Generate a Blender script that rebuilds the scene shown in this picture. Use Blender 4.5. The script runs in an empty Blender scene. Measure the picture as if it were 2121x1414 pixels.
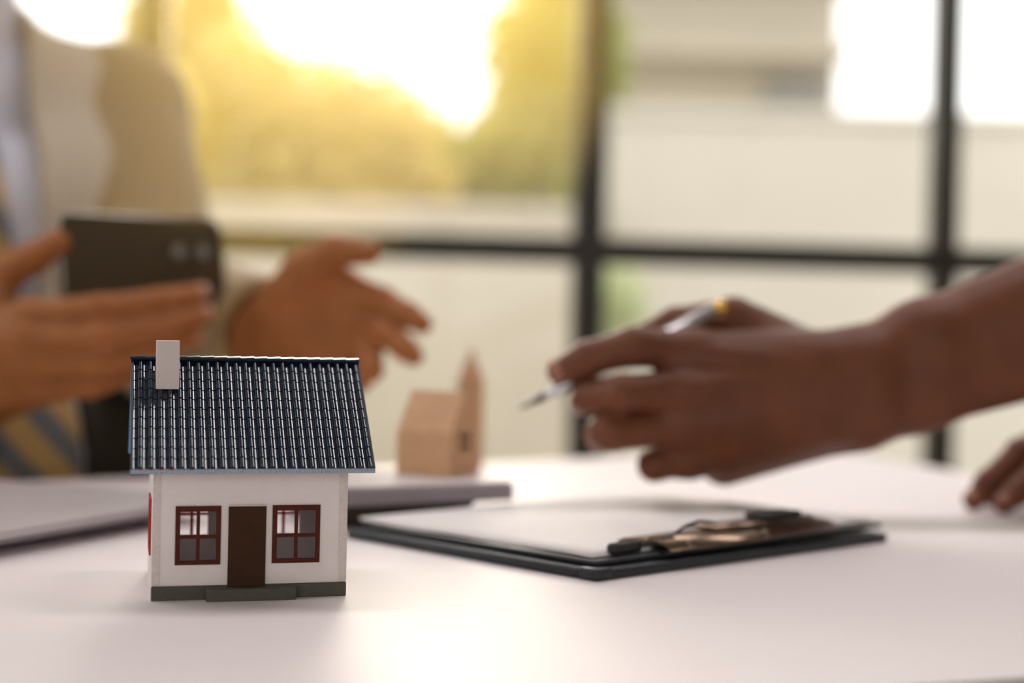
import bpy, bmesh, math, random
import numpy as np
from mathutils import Vector, Matrix

random.seed(7)
np.random.seed(7)
scene = bpy.context.scene
COL = scene.collection
PI = math.pi

# ------------------------------------------------------------------ camera
# world: table top is z = 0, the floor is at z = FLOOR, +Y leads from the camera to the window
CAM_H = 0.109
FLOOR = -0.75
CEIL = 2.05
cam_data = bpy.data.cameras.new('camera')
cam_data.lens = 50.0
cam_data.sensor_width = 36.0
cam_data.clip_start = 0.01
cam_data.clip_end = 200
cam_data.dof.use_dof = True
cam_data.dof.focus_distance = 0.585
cam_data.dof.aperture_fstop = 3.2
cam = bpy.data.objects.new('camera', cam_data)
COL.objects.link(cam)
CAM_ROT = Matrix.Rotation(math.radians(89.67), 3, 'X') @ Matrix.Rotation(math.radians(1.25), 3, 'Z')
cam.matrix_world = Matrix.Translation((0, 0, CAM_H)) @ CAM_ROT.to_4x4()
scene.camera = cam

# ------------------------------------------------------------------ world, sun, exposure
world = bpy.data.worlds.new('world')
scene.world = world
world.use_nodes = True
wn = world.node_tree.nodes
wn.clear()
w_out = wn.new('ShaderNodeOutputWorld')
w_bg = wn.new('ShaderNodeBackground')
w_bg.inputs['Color'].default_value = (1.0, 0.98, 0.965, 1)
w_bg.inputs['Strength'].default_value = 2.4
world.node_tree.links.new(w_bg.outputs[0], w_out.inputs[0])

sun_data = bpy.data.lights.new('sun', 'SUN')
sun_data.energy = 1.8
sun_data.angle = math.radians(18)
sun_data.color = (1.0, 0.86, 0.66)
sun = bpy.data.objects.new('sun', sun_data)
COL.objects.link(sun)
SUN_DIR = Vector((-0.09, 1.0, 0.30)).normalized()       # from the scene towards the sun
sun.rotation_euler = SUN_DIR.to_track_quat('Z', 'Y').to_euler()
sun.location = (-0.8, 6, 6)

scene.view_settings.view_transform = 'Standard'
scene.view_settings.look = 'None'
scene.view_settings.gamma = 1.0
scene.view_settings.use_curve_mapping = False
scene.view_settings.exposure = 0.0

# ------------------------------------------------------------------ materials
MATS = {}
def lin(c):
    return tuple((x / 255 / 12.92) if x / 255 <= 0.04045 else ((x / 255 + 0.055) / 1.055) ** 2.4 for x in c)

def mat(name, rgb, rough=0.5, metal=0.0, coat=0.0, var=0.08, scale=30, bump=0.0, bscale=200,
        spec=0.5, trans=0.0, sss=0.0, stretch=None, sheen=0.0):
    """procedural surface: a base colour varied by noise, an optional fine bump"""
    m = bpy.data.materials.new(name)
    m.use_nodes = True
    nt = m.node_tree
    n = nt.nodes
    b = n['Principled BSDF']
    base = lin(rgb)
    tc = n.new('ShaderNodeTexCoord')
    src = tc.outputs['Object']
    if stretch:
        mp = n.new('ShaderNodeMapping')
        mp.inputs['Scale'].default_value = stretch
        nt.links.new(src, mp.inputs['Vector'])
        src = mp.outputs[0]
    ns = n.new('ShaderNodeTexNoise')
    ns.inputs['Scale'].default_value = scale
    ns.inputs['Detail'].default_value = 4
    nt.links.new(src, ns.inputs['Vector'])
    rp = n.new('ShaderNodeValToRGB')
    rp.color_ramp.elements[0].position = 0.3
    rp.color_ramp.elements[1].position = 0.7
    rp.color_ramp.elements[0].color = (*[max(0, c * (1 - var)) for c in base], 1)
    rp.color_ramp.elements[1].color = (*[min(1, c * (1 + var)) for c in base], 1)
    nt.links.new(ns.outputs['Fac'], rp.inputs[0])
    nt.links.new(rp.outputs[0], b.inputs['Base Color'])
    b.inputs['Roughness'].default_value = rough
    b.inputs['Metallic'].default_value = metal
    b.inputs['Specular IOR Level'].default_value = spec
    b.inputs['Coat Weight'].default_value = coat
    b.inputs['Coat Roughness'].default_value = 0.08
    if sheen:
        b.inputs['Sheen Weight'].default_value = sheen
    if sss:
        b.inputs['Subsurface Weight'].default_value = sss
        b.inputs['Subsurface Radius'].default_value = (0.008, 0.003, 0.0015)
        b.inputs['Subsurface Scale'].default_value = 1.0
    if bump:
        nb = n.new('ShaderNodeTexNoise')
        nb.inputs['Scale'].default_value = bscale
        nb.inputs['Detail'].default_value = 3
        nt.links.new(src, nb.inputs['Vector'])
        bp = n.new('ShaderNodeBump')
        bp.inputs['Strength'].default_value = bump
        bp.inputs['Distance'].default_value = 0.002
        nt.links.new(nb.outputs['Fac'], bp.inputs['Height'])
        nt.links.new(bp.outputs[0], b.inputs['Normal'])
    if trans:
        tr = n.new('ShaderNodeBsdfTranslucent')
        nt.links.new(rp.outputs[0], tr.inputs[0])
        mx = n.new('ShaderNodeMixShader')
        mx.inputs[0].default_value = trans
        nt.links.new(b.outputs[0], mx.inputs[1])
        nt.links.new(tr.outputs[0], mx.inputs[2])
        nt.links.new(mx.outputs[0], n['Material Output'].inputs[0])
    MATS[name] = m
    return m

def glass_mat(name, tint=(0.97, 0.98, 0.97)):
    m = bpy.data.materials.new(name)
    m.use_nodes = True
    nt = m.node_tree
    n = nt.nodes
    n.clear()
    out = n.new('ShaderNodeOutputMaterial')
    t = n.new('ShaderNodeBsdfTransparent')
    t.inputs[0].default_value = (*tint, 1)
    g = n.new('ShaderNodeBsdfGlossy')
    g.inputs['Roughness'].default_value = 0.02
    fr = n.new('ShaderNodeFresnel')
    fr.inputs[0].default_value = 1.3
    mx = n.new('ShaderNodeMixShader')
    nt.links.new(fr.outputs[0], mx.inputs[0])
    nt.links.new(t.outputs[0], mx.inputs[1])
    nt.links.new(g.outputs[0], mx.inputs[2])
    nt.links.new(mx.outputs[0], out.inputs[0])
    MATS[name] = m
    return m

def stripe_mat(name, c1, c2, scale, rot, rough=0.6):
    m = bpy.data.materials.new(name)
    m.use_nodes = True
    nt = m.node_tree
    n = nt.nodes
    b = n['Principled BSDF']
    tc = n.new('ShaderNodeTexCoord')
    mp = n.new('ShaderNodeMapping')
    mp.inputs['Rotation'].default_value = rot
    wv = n.new('ShaderNodeTexWave')
    wv.inputs['Scale'].default_value = scale
    wv.inputs['Distortion'].default_value = 0.1
    rp = n.new('ShaderNodeValToRGB')
    rp.color_ramp.interpolation = 'CONSTANT'
    rp.color_ramp.elements[0].color = (*lin(c1), 1)
    rp.color_ramp.elements[1].position = 0.55
    rp.color_ramp.elements[1].color = (*lin(c2), 1)
    nt.links.new(tc.outputs['Object'], mp.inputs[0])
    nt.links.new(mp.outputs[0], wv.inputs['Vector'])
    nt.links.new(wv.outputs['Fac'], rp.inputs[0])
    nt.links.new(rp.outputs[0], b.inputs['Base Color'])
    b.inputs['Roughness'].default_value = rough
    MATS[name] = m
    return m

def emit_mat(name, rgb, strength):
    m = bpy.data.materials.new(name)
    m.use_nodes = True
    n = m.node_tree.nodes
    b = n['Principled BSDF']
    b.inputs['Base Color'].default_value = (*rgb, 1)
    b.inputs['Emission Color'].default_value = (*rgb, 1)
    b.inputs['Emission Strength'].default_value = strength
    MATS[name] = m
    return m

mat('table_white', (234, 223, 223), rough=0.5, spec=0.3, var=0.02, scale=6, bump=0.02, bscale=400)
mat('table_edge', (58, 52, 46), rough=0.5)
mat('dark_metal', (48, 42, 34), rough=0.45, metal=0.3)
mat('wall_paint', (205, 200, 192), rough=0.9, var=0.03, scale=3)
mat('ceiling_paint', (176, 170, 164), rough=0.95, var=0.02)
mat('floor_wood', (120, 88, 60), rough=0.5, var=0.25, scale=8, stretch=(1, 8, 1))
mat('frame_black', (44, 37, 28), rough=0.5, var=0.15, bump=0.05)
mat('toy_wall', (230, 218, 217), rough=0.55, var=0.03, scale=90, bump=0.06, bscale=900)
mat('toy_strip', (216, 204, 200), rough=0.65, var=0.08, scale=700, bump=0.25, bscale=1500)
mat('toy_plinth', (74, 68, 58), rough=0.6, var=0.12, scale=300, bump=0.12, bscale=1200)
mat('toy_frame_shaded', (84, 37, 25), rough=0.6, spec=0.15, var=0.1, scale=200, trans=0.12)  # darker copy of the frame colour, with the front's shade painted in
mat('toy_frame_red_lit', (200, 52, 56), rough=0.45, var=0.06, scale=200, trans=0.35)  # brighter copy of the frame colour, with light from behind painted in
mat('toy_door', (62, 38, 21), rough=0.65, spec=0.15, var=0.1, scale=300)
mat('roof_tile', (22, 34, 50), rough=0.08, var=0.15, scale=300, coat=0.25, spec=0.45)
mat('roof_board', (30, 42, 56), rough=0.4, var=0.15, scale=300)
mat('roof_edge', (150, 160, 178), rough=0.55, var=0.35, scale=1300, bump=0.2, bscale=2000)
mat('roof_blue', (96, 148, 190), rough=0.5, var=0.1, scale=200)
mat('chimney_white', (212, 198, 196), rough=0.5, var=0.02)
mat('folder_black', (30, 34, 40), rough=0.38, var=0.2, scale=300, bump=0.25, bscale=1200)
mat('paper', (238, 230, 228), rough=0.8, var=0.02)
mat('clip_metal', (128, 108, 92), rough=0.28, metal=1.0, var=0.1, scale=200)
mat('clip_dark', (52, 48, 46), rough=0.4, metal=0.6)
mat('rubber_black', (34, 34, 36), rough=0.5)
mat('laptop_grey', (196, 190, 192), rough=0.38, metal=0.35, var=0.03)
mat('device_grey', (150, 140, 146), rough=0.45, var=0.04)
mat('device_top', (214, 204, 202), rough=0.55, spec=0.2, var=0.03)
mat('device_base', (52, 44, 36), rough=0.6)
mat('block_wood', (206, 160, 120), rough=0.6, var=0.12, scale=60, stretch=(1, 1, 8), bump=0.08)
mat('block_hole', (60, 44, 32), rough=0.8)
mat('phone_black', (66, 51, 24), rough=0.5, var=0.05)
mat('phone_rim', (150, 142, 130), rough=0.3, metal=0.8)
mat('lens_glass_lit', (120, 118, 104), rough=0.12, coat=1.0)  # base colour lightened to paint in a reflection on the lenses
mat('skin_tan', (162, 100, 56), rough=0.6, spec=0.25, var=0.10, scale=45, bump=0.15, bscale=500, sss=0.08)
mat('skin_brown', (108, 62, 40), rough=0.5, spec=0.3, var=0.14, scale=40, bump=0.2, bscale=450, sss=0.15)
mat('nail', (186, 128, 94), rough=0.3)
mat('jacket', (168, 138, 92), rough=0.9, var=0.06, scale=120, bump=0.25, bscale=900, sheen=0.3)
mat('jacket_lapel_lit', (206, 186, 160), rough=0.9, var=0.06, scale=120, bump=0.25, bscale=900, sheen=0.3)  # jacket cloth made lighter, painting in the light the lapel catches
mat('shirt_pale', (226, 222, 232), rough=0.85, var=0.03)
mat('trousers_dark', (52, 44, 34), rough=0.9)
mat('tshirt', (226, 222, 218), rough=0.9, var=0.03)
mat('hair', (38, 28, 22), rough=0.6, bump=0.4, bscale=120)
mat('eye_white', (236, 232, 226), rough=0.2)
mat('iris', (58, 36, 22), rough=0.2)
mat('lip', (160, 92, 80), rough=0.5)
mat('pen_silver', (206, 202, 204), rough=0.22, metal=0.9)
mat('pen_nib', (120, 114, 116), rough=0.35, metal=0.8)
mat('pen_gold', (226, 176, 84), rough=0.25, metal=0.9)
mat('chair_fabric', (60, 56, 54), rough=0.9)
mat('paving', (200, 196, 184), rough=0.9, var=0.06, scale=0.8)
mat('garden_wall', (196, 184, 168), rough=0.9, var=0.05, scale=1.5)
mat('boundary_wall', (196, 188, 176), rough=0.9, var=0.06, scale=1.0)
mat('leaf_yellow', (208, 190, 126), rough=0.6, var=0.25, scale=1.5, trans=0.5)
mat('leaf_green', (160, 166, 92), rough=0.6, var=0.25, scale=1.5, trans=0.5)
mat('leaf_pale', (212, 216, 180), rough=0.6, var=0.2, scale=3, trans=0.4)
mat('bark', (116, 92, 66), rough=0.9, var=0.2)
mat('building_beige', (168, 158, 142), rough=0.9, var=0.06, scale=0.5)
mat('building_grey', (140, 134, 126), rough=0.8)
mat('building_pane', (124, 122, 116), rough=0.15)
mat('fill_body', (220, 220, 216), rough=0.5)
glass_mat('window_glass')
stripe_mat('tie_stripe', (196, 158, 96), (112, 112, 112), 9.0, (0, math.radians(40), 0))
emit_mat('fill_glow', (1.0, 0.95, 0.955), 12.5)

# ------------------------------------------------------------------ object helpers
def link(o, parent=None):
    COL.objects.link(o)
    if parent is not None:
        o.parent = parent
    return o

def tag(o, label=None, cat=None, group=None, kind=None):
    if label: o['label'] = label
    if cat: o['category'] = cat
    if group: o['group'] = group
    if kind: o['kind'] = kind
    return o

def empty(name, loc=(0, 0, 0), rz=0.0, parent=None):
    o = bpy.data.objects.new(name, None)
    o.empty_display_size = 0.02
    link(o, parent)
    o.location = loc
    o.rotation_euler = (0, 0, rz)
    return o

def obj(name, bm, m, parent=None, smooth=False, auto=None):
    me = bpy.data.meshes.new(name)
    bm.normal_update()
    bm.to_mesh(me)
    bm.free()
    return obj_me(name, me, m, parent, smooth)

def obj_me(name, me, m, parent=None, smooth=False):
    if m: me.materials.append(MATS[m])
    if smooth:
        me.polygons.foreach_set('use_smooth', [True] * len(me.polygons))
    o = bpy.data.objects.new(name, me)
    link(o, parent)
    return o

def add_box(bm, x0, x1, y0, y1, z0, z1):
    vs = [bm.verts.new(p) for p in ((x0, y0, z0), (x1, y0, z0), (x1, y1, z0), (x0, y1, z0),
                                    (x0, y0, z1), (x1, y0, z1), (x1, y1, z1), (x0, y1, z1))]
    for f in ((3, 2, 1, 0), (4, 5, 6, 7), (0, 1, 5, 4), (1, 2, 6, 5), (2, 3, 7, 6), (3, 0, 4, 7)):
        bm.faces.new([vs[i] for i in f])
    return vs

def box_bm(x0, x1, y0, y1, z0, z1, bevel=0.0, seg=2):
    bm = bmesh.new()
    add_box(bm, x0, x1, y0, y1, z0, z1)
    if bevel:
        bmesh.ops.bevel(bm, geom=bm.edges[:], offset=bevel, segments=seg, profile=0.5, affect='EDGES')
    return bm

def box(name, dims, m, parent=None, bevel=0.0, seg=2):
    return obj(name, box_bm(*dims, bevel=bevel, seg=seg), m, parent, smooth=False)

def prism_bm(pts, z0, z1, bevel=0.0, seg=2):
    """extruded polygon: pts counter-clockwise in XY; zs may be a list for a tilted top"""
    bm = bmesh.new()
    lo = [bm.verts.new((x, y, z0)) for x, y in pts]
    hi = [bm.verts.new((x, y, z1)) for x, y in pts]
    bm.faces.new(lo[::-1])
    bm.faces.new(hi)
    n = len(pts)
    for i in range(n):
        bm.faces.new([lo[i], lo[(i + 1) % n], hi[(i + 1) % n], hi[i]])
    if bevel:
        bmesh.ops.bevel(bm, geom=bm.edges[:], offset=bevel, segments=seg, profile=0.5, affect='EDGES')
    return bm

def tube_bm(path, radii, n=12, cap=True, bm=None):
    """a tube along a path of points"""
    bm = bm or bmesh.new()
    path = [Vector(p) for p in path]
    if not hasattr(radii, '__len__'):
        radii = [radii] * len(path)
    rings = []
    up = Vector((0, 0, 1))
    for i, p in enumerate(path):
        d = (path[min(i + 1, len(path) - 1)] - path[max(i - 1, 0)]).normalized()
        if abs(d.dot(up)) > 0.95:
            up = Vector((0, 1, 0)) if abs(d.y) < 0.9 else Vector((1, 0, 0))
        a = d.cross(up).normalized()
        b = d.cross(a).normalized()
        up = -b if b.dot(up) < 0 else b
        b = up
        a = d.cross(b).normalized()
        rings.append([bm.verts.new(p + radii[i] * (math.cos(2 * PI * k / n) * a + math.sin(2 * PI * k / n) * b)) for k in range(n)])
    for r0, r1 in zip(rings, rings[1:]):
        for k in range(n):
            bm.faces.new([r0[k], r0[(k + 1) % n], r1[(k + 1) % n], r1[k]])
    if cap:
        bm.faces.new(rings[0][::-1])
        bm.faces.new(rings[-1])
    bmesh.ops.recalc_face_normals(bm, faces=bm.faces[:])
    return bm

def lathe_bm(profile, n=24):
    bm = bmesh.new()
    rings = [[bm.verts.new((r * math.cos(2 * PI * k / n), r * math.sin(2 * PI * k / n), z)) for k in range(n)] for r, z in profile]
    for r0, r1 in zip(rings, rings[1:]):
        for k in range(n):
            bm.faces.new([r0[k], r0[(k + 1) % n], r1[(k + 1) % n], r1[k]])
    bm.faces.new(rings[0][::-1])
    bm.faces.new(rings[-1])
    bmesh.ops.recalc_face_normals(bm, faces=bm.faces[:])
    return bm

F_PX = 2121 * 50 / 36.0
def at(px, py, depth):
    """a point of the place, given where it shows in the photograph and how far off it is"""
    d = CAM_ROT @ Vector(((px - 1060.5) / F_PX, -(py - 707) / F_PX, -1))
    return Vector((0, 0, CAM_H)) + d * (depth / d.y)

# ------------------------------------------------------------------ implicit surfaces for bodies and cloth
def sd_cone(P, a, b, ra, rb):
    a = np.array(a, np.float32); b = np.array(b, np.float32)
    ba = b - a
    L2 = float(ba @ ba) + 1e-12
    t = np.clip(((P - a) @ ba) / L2, 0, 1)
    q = P - a - t[..., None] * ba
    return np.sqrt((q * q).sum(-1)) - (ra + (rb - ra) * t)

def sd_ell(P, c, r):
    q = (P - np.array(c, np.float32))
    r = np.array(r, np.float32)
    k0 = np.sqrt(((q / r) ** 2).sum(-1))
    k1 = np.sqrt(((q / (r * r)) ** 2).sum(-1)) + 1e-6
    return k0 * (k0 - 1.0) / k1

def smin(a, b, k):
    h = np.clip(0.5 + 0.5 * (b - a) / k, 0, 1)
    return b + (a - b) * h - k * h * (1 - h)

def grid(lo, hi, res):
    ax = [np.arange(l, h + res, res, dtype=np.float32) for l, h in zip(lo, hi)]
    P = np.stack(np.meshgrid(*ax, indexing='ij'), -1)
    return P

def surface(v, lo, res):
    """naive surface nets: the zero level of v as verts and quads"""
    s = v < 0
    shp = v.shape
    ids, pos, flips = [], [], []
    for ax in range(3):
        sl0 = [slice(None)] * 3; sl1 = [slice(None)] * 3
        sl0[ax] = slice(0, shp[ax] - 1); sl1[ax] = slice(1, shp[ax])
        o1, o2 = [x for x in range(3) if x != ax]
        e = np.argwhere(s[tuple(sl0)] != s[tuple(sl1)])
        e = e[(e[:, o1] > 0) & (e[:, o2] > 0) & (e[:, o1] < shp[o1] - 1) & (e[:, o2] < shp[o2] - 1)]
        a = v[e[:, 0], e[:, 1], e[:, 2]]
        n = e.copy(); n[:, ax] += 1
        b = v[n[:, 0], n[:, 1], n[:, 2]]
        p = e.astype(np.float64)
        p[:, ax] += a / (a - b)
        q = []
        for d1, d2 in ((-1, -1), (0, -1), (0, 0), (-1, 0)):
            c = e.copy(); c[:, o1] += d1; c[:, o2] += d2
            q.append((c[:, 0] * shp[1] + c[:, 1]) * shp[2] + c[:, 2])
        ids.append(np.stack(q, 1))
        pos.append(np.repeat(p[:, None], 4, 1))
        f = a < 0
        flips.append(~f if ax == 1 else f)
    ids = np.concatenate(ids); pos = np.concatenate(pos).reshape(-1, 3); flips = np.concatenate(flips)
    uniq, inv = np.unique(ids.ravel(), return_inverse=True)
    cnt = np.bincount(inv)
    verts = np.array(lo) + res * np.stack([np.bincount(inv, pos[:, k]) / cnt for k in range(3)], 1)
    quads = inv.reshape(-1, 4).copy()
    quads[~flips] = quads[~flips][:, ::-1]
    return verts, quads

def np_mesh(name, parts):
    """parts: list of (verts, faces) merged into one mesh"""
    vs, fs, n = [], [], 0
    for v, f in parts:
        vs.append(v); fs.append(f + n); n += len(v)
    v = np.concatenate(vs); f = np.concatenate(fs)
    me = bpy.data.meshes.new(name)
    me.vertices.add(len(v)); me.vertices.foreach_set('co', v.astype(np.float32).ravel())
    me.loops.add(f.size); me.loops.foreach_set('vertex_index', f.astype(np.int32).ravel())
    me.polygons.add(len(f))
    me.polygons.foreach_set('loop_start', np.arange(0, f.size, 4, dtype=np.int32))
    me.polygons.foreach_set('use_smooth', np.ones(len(f), bool))
    me.update(calc_edges=True)
    return me

def band(fn, lo, hi, res, step=8, slack=0.012):
    """fn on a fine grid, worked out only near its zero level"""
    lo = np.array(lo, float)
    n = np.maximum(1, np.ceil((np.array(hi) - lo) / (res * step)).astype(int))
    ax = [np.arange(k) for k in n]
    C = np.stack(np.meshgrid(*ax, indexing='ij'), -1).reshape(-1, 3)
    cc = (lo + (C + 0.5) * res * step).astype(np.float32)
    dc = fn(cc)
    act = np.abs(dc) < res * (step + 1) * 0.87 + slack
    v = np.repeat(np.repeat(np.repeat(np.where(dc.reshape(n) < 0, -1, 1).astype(np.float32), step, 0), step, 1), step, 2)
    off = np.stack(np.meshgrid(*[np.arange(step)] * 3, indexing='ij'), -1).reshape(-1, 3)
    A_ = C[act]
    for k in range(0, len(A_), 600):
        I = (A_[k:k + 600, None, :] * step + off[None]).reshape(-1, 3)
        v[I[:, 0], I[:, 1], I[:, 2]] = fn((lo + I * res).astype(np.float32))
    return surface(v, lo, res)

def limb_field(base, chains, kb=0.012, kc=0.006, kf=0.004, pad=0.012):
    """base: cones (a, b, ra, rb) that melt together; chains: fingers as lists of (point, radius).
    Fingers melt into the base and stay apart from each other."""
    pts = []
    for a, b, ra, rb in base:
        pts += [(a, ra), (b, rb)]
    for c in chains:
        pts += list(c)
    lo = np.min([np.array(p) - r for p, r in pts], 0) - pad
    hi = np.max([np.array(p) + r for p, r in pts], 0) + pad
    def fn(P):
        d = None
        for a, b, ra, rb in base:
            e = sd_cone(P, a, b, ra, rb)
            d = e if d is None else smin(d, e, kb)
        out = d
        for c in chains:
            e = None
            for (p, r), (q, s) in zip(c, c[1:]):
                g = sd_cone(P, p, q, r, s)
                e = g if e is None else smin(e, g, kf)
            out = np.minimum(out, smin(d, e, kc))
        return out
    return fn, lo, hi

# ------------------------------------------------------------------ the setting
def struct(name, bm, m, parent=None):
    o = obj(name, bm, m, parent)
    if parent is None:
        o['kind'] = 'structure'
    return o

ROOM_X0, ROOM_X1, ROOM_Y0 = -2.35, 3.1, -2.4
struct('floor', box_bm(ROOM_X0, ROOM_X1, ROOM_Y0, 3.0, FLOOR - 0.1, FLOOR), 'floor_wood')
struct('ceiling', box_bm(ROOM_X0, ROOM_X1, ROOM_Y0, 2.9, CEIL, CEIL + 0.1), 'ceiling_paint')
struct('wall_right', box_bm(ROOM_X1, ROOM_X1 + 0.1, ROOM_Y0, 3.0, FLOOR, CEIL), 'wall_paint')
bm = bmesh.new()
add_box(bm, ROOM_X0, ROOM_X1, ROOM_Y0 - 0.1, ROOM_Y0, FLOOR, -0.05)
add_box(bm, ROOM_X0, ROOM_X1, ROOM_Y0 - 0.1, ROOM_Y0, 1.45, CEIL)
add_box(bm, ROOM_X0, -1.2, ROOM_Y0 - 0.1, ROOM_Y0, -0.05, 1.45)
add_box(bm, 1.6, ROOM_X1, ROOM_Y0 - 0.1, ROOM_Y0, -0.05, 1.45)
struct('wall_back', bm, 'wall_paint')  # opening made for the added fill window
bm = bmesh.new()
add_box(bm, ROOM_X0 - 0.1, ROOM_X0, ROOM_Y0, 2.5, FLOOR, 0.55)
add_box(bm, ROOM_X0 - 0.1, ROOM_X0, ROOM_Y0, -1.6, 0.55, CEIL)
struct('wall_left', bm, 'wall_paint')

def window_wall(name, origin, rz, xs, zs, bars_w, bars_h, depth=0.05):
    """a steel-framed glazing: mullions at xs, transoms at zs, one pane in each field"""
    w = empty(name, origin, rz)
    w['kind'] = 'structure'
    for x, bw in zip(xs, bars_w):
        obj('mullion', box_bm(x - bw / 2, x + bw / 2, -depth / 2, depth / 2, zs[0], zs[-1], 0.004, 1), 'frame_black', w)
    for z, bh in zip(zs, bars_h):
        for i in range(len(xs) - 1):
            x0, x1 = xs[i] + bars_w[i] / 2, xs[i + 1] - bars_w[i + 1] / 2
            obj('transom', box_bm(x0, x1, -depth * 0.45, depth * 0.45, z - bh / 2, z + bh / 2, 0.004, 1), 'frame_black', w)
    for i in range(len(xs) - 1):
        for j in range(len(zs) - 1):
            obj('pane', box_bm(xs[i] + bars_w[i] / 2, xs[i + 1] - bars_w[i + 1] / 2, -0.003, 0.003,
                               zs[j] + bars_h[j] / 2, zs[j + 1] - bars_h[j + 1] / 2), 'window_glass', w)
    return w

WIN_RZ = math.radians(6)
WIN_O = (0.1275, 2.45, 0)
window_wall('window_1', WIN_O, WIN_RZ, [-2.5, -2.10, -1.42, -0.738, 0.0, 0.633, 1.30, 1.97, 2.64, 3.0],
            [FLOOR + 0.03, 0.253, 1.06, CEIL - 0.03],
            [0.055, 0.052, 0.052, 0.052, 0.054, 0.044, 0.046, 0.046, 0.046, 0.05], [0.06, 0.046, 0.046, 0.06])
window_wall('window_2', (ROOM_X0 - 0.05, -1.6, 0), math.radians(90), [0.03, 0.82, 1.62, 2.42, 3.22, 3.8],
            [0.58, 1.30, CEIL - 0.03], [0.05] * 6, [0.05, 0.04, 0.05])

window_wall('fill_window', (0, ROOM_Y0 - 0.05, 0), 0, [-1.17, -0.26, 0.66, 1.57], [-0.02, 0.70, 1.42], [0.05] * 4, [0.05, 0.04, 0.05])  # unseen window behind the camera, added as soft front fill

# unseen ceiling panels, added to brighten the table and the hands
def fill_lamp(x, y, rz, label):
    t = empty('fill_lamp', (x, y, CEIL), rz)
    tag(t, label, 'lamp', 'added ceiling fill panels')
    obj('housing', box_bm(-0.62, 0.62, -0.17, 0.17, -0.05, -0.001, 0.006), 'fill_body', t)
    obj('diffuser', box_bm(-0.59, 0.59, -0.14, 0.14, -0.056, -0.05), 'fill_glow', t)
for x, y, lab in ((-0.75, 1.25, 'added unseen ceiling fill panel nearest the window, at the left'),
                  (0.85, 1.25, 'added unseen ceiling fill panel nearest the window, at the right')):
    fill_lamp(x, y, 0, lab)

# ------------------------------------------------------------------ outside the window
GZ = FLOOR - 0.12
struct('ground', box_bm(-30, 30, 2.75, 60, GZ - 0.2, GZ), 'paving')

def garden_wall(name, x0, x1, y, top, m, label):
    t = empty(name, ((x0 + x1) / 2, y, GZ))
    tag(t, label, 'wall')
    h = top - GZ
    w = (x1 - x0) / 2
    obj('panel', box_bm(-w, w, 0, 0.18, 0, h - 0.06, 0.004), m, t)
    obj('coping', box_bm(-w - 0.02, w + 0.02, -0.03, 0.21, h - 0.06, h, 0.01), m, t)
garden_wall('garden_wall', -7.0, 0.42, 7.0, 0.74, 'garden_wall', 'low beige garden wall below the yellow-green trees')
garden_wall('boundary_wall', 0.48, 9.0, 7.2, 1.27, 'boundary_wall', 'taller cream boundary wall below the beige building')

def foliage(name, m, parent, centers, n, size):
    """leaf blades filling a crown of overlapping lobes"""
    vs, fs = [], []
    for _ in range(n):
        c, r = random.choice(centers)
        while True:
            p = Vector((random.uniform(-1, 1), random.uniform(-1, 1), random.uniform(-1, 1)))
            if 0.3 < p.length < 1: break
        p = Vector(c) + Vector((p.x * r[0], p.y * r[1], p.z * r[2]))
        d = Vector((random.gauss(0, 1), random.gauss(0, 1), random.gauss(-0.3, 0.7))).normalized()
        s = d.cross(Vector((random.gauss(0, 1), random.gauss(0, 1), random.gauss(0, 1)))).normalized()
        L = size * random.uniform(0.6, 1.3)
        k = len(vs)
        up = d.cross(s) * (0.12 * L)
        vs += [p, p + d * L * 0.5 + s * L * 0.28 + up, p + d * L, p + d * L * 0.5 - s * L * 0.28 + up]
        fs += [(k, k + 1, k + 2), (k, k + 2, k + 3)]
    me = bpy.data.meshes.new(name)
    me.from_pydata([tuple(v) for v in vs], [], fs)
    o = obj_me(name, me, m, parent)
    o['kind'] = 'stuff'
    return o

def tree(name, loc, h, lobes, m, n, size, label, trunk_r=0.09):
    t = empty(name, loc)
    tag(t, label, 'tree', 'trees beyond the garden wall')
    path = [(0, 0, 0), (0.05, 0.02, h * 0.3), (-0.03, 0, h * 0.55), (0.02, 0, h * 0.8)]
    obj('trunk', tube_bm(path, [trunk_r, trunk_r * 0.8, trunk_r * 0.6, trunk_r * 0.3], 10), 'bark', t, True)
    for k, (c, r) in enumerate(lobes[:3]):
        obj('branch', tube_bm([(0, 0, h * (0.35 + 0.12 * k)), (c[0] * 0.5, c[1] * 0.5, c[2] * 0.9), (c[0], c[1], c[2])],
                              [trunk_r * 0.5, trunk_r * 0.3, trunk_r * 0.12], 8), 'bark', t, True)
    foliage('foliage', m, t, lobes, n, size)
    return t

tree('round_tree', (-2.30, 9.8, GZ), 3.3, [((-0.1, 0, 1.9), (0.62, 0.5, 0.85)), ((0.30, 0.1, 1.7), (0.5, 0.5, 0.6)), ((0.0, 0, 2.8), (0.42, 0.4, 0.7))],
     'leaf_yellow', 5200, 0.20, 'tall yellowish leafy tree above the garden wall, beside the jacket shoulder')
tree('round_tree', (-1.30, 8.3, GZ), 2.2, [((0, 0, 1.85), (0.62, 0.5, 0.75)), ((0.42, 0.0, 1.85), (0.50, 0.4, 0.66)), ((-0.36, 0, 2.0), (0.42, 0.4, 0.75))],
     'leaf_yellow', 4200, 0.16, 'lower yellowish tree in the middle of the large left pane')
tree('leafy_tree', (0.02, 9.3, GZ), 3.2, [((0.05, 0, 1.8), (0.62, 0.5, 0.75)), ((-0.42, 0.0, 1.75), (0.50, 0.5, 0.55)), ((0.22, 0, 2.75), (0.42, 0.4, 0.75))],
     'leaf_green', 5200, 0.17, 'greener leafy tree next to the thick middle mullion')
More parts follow.
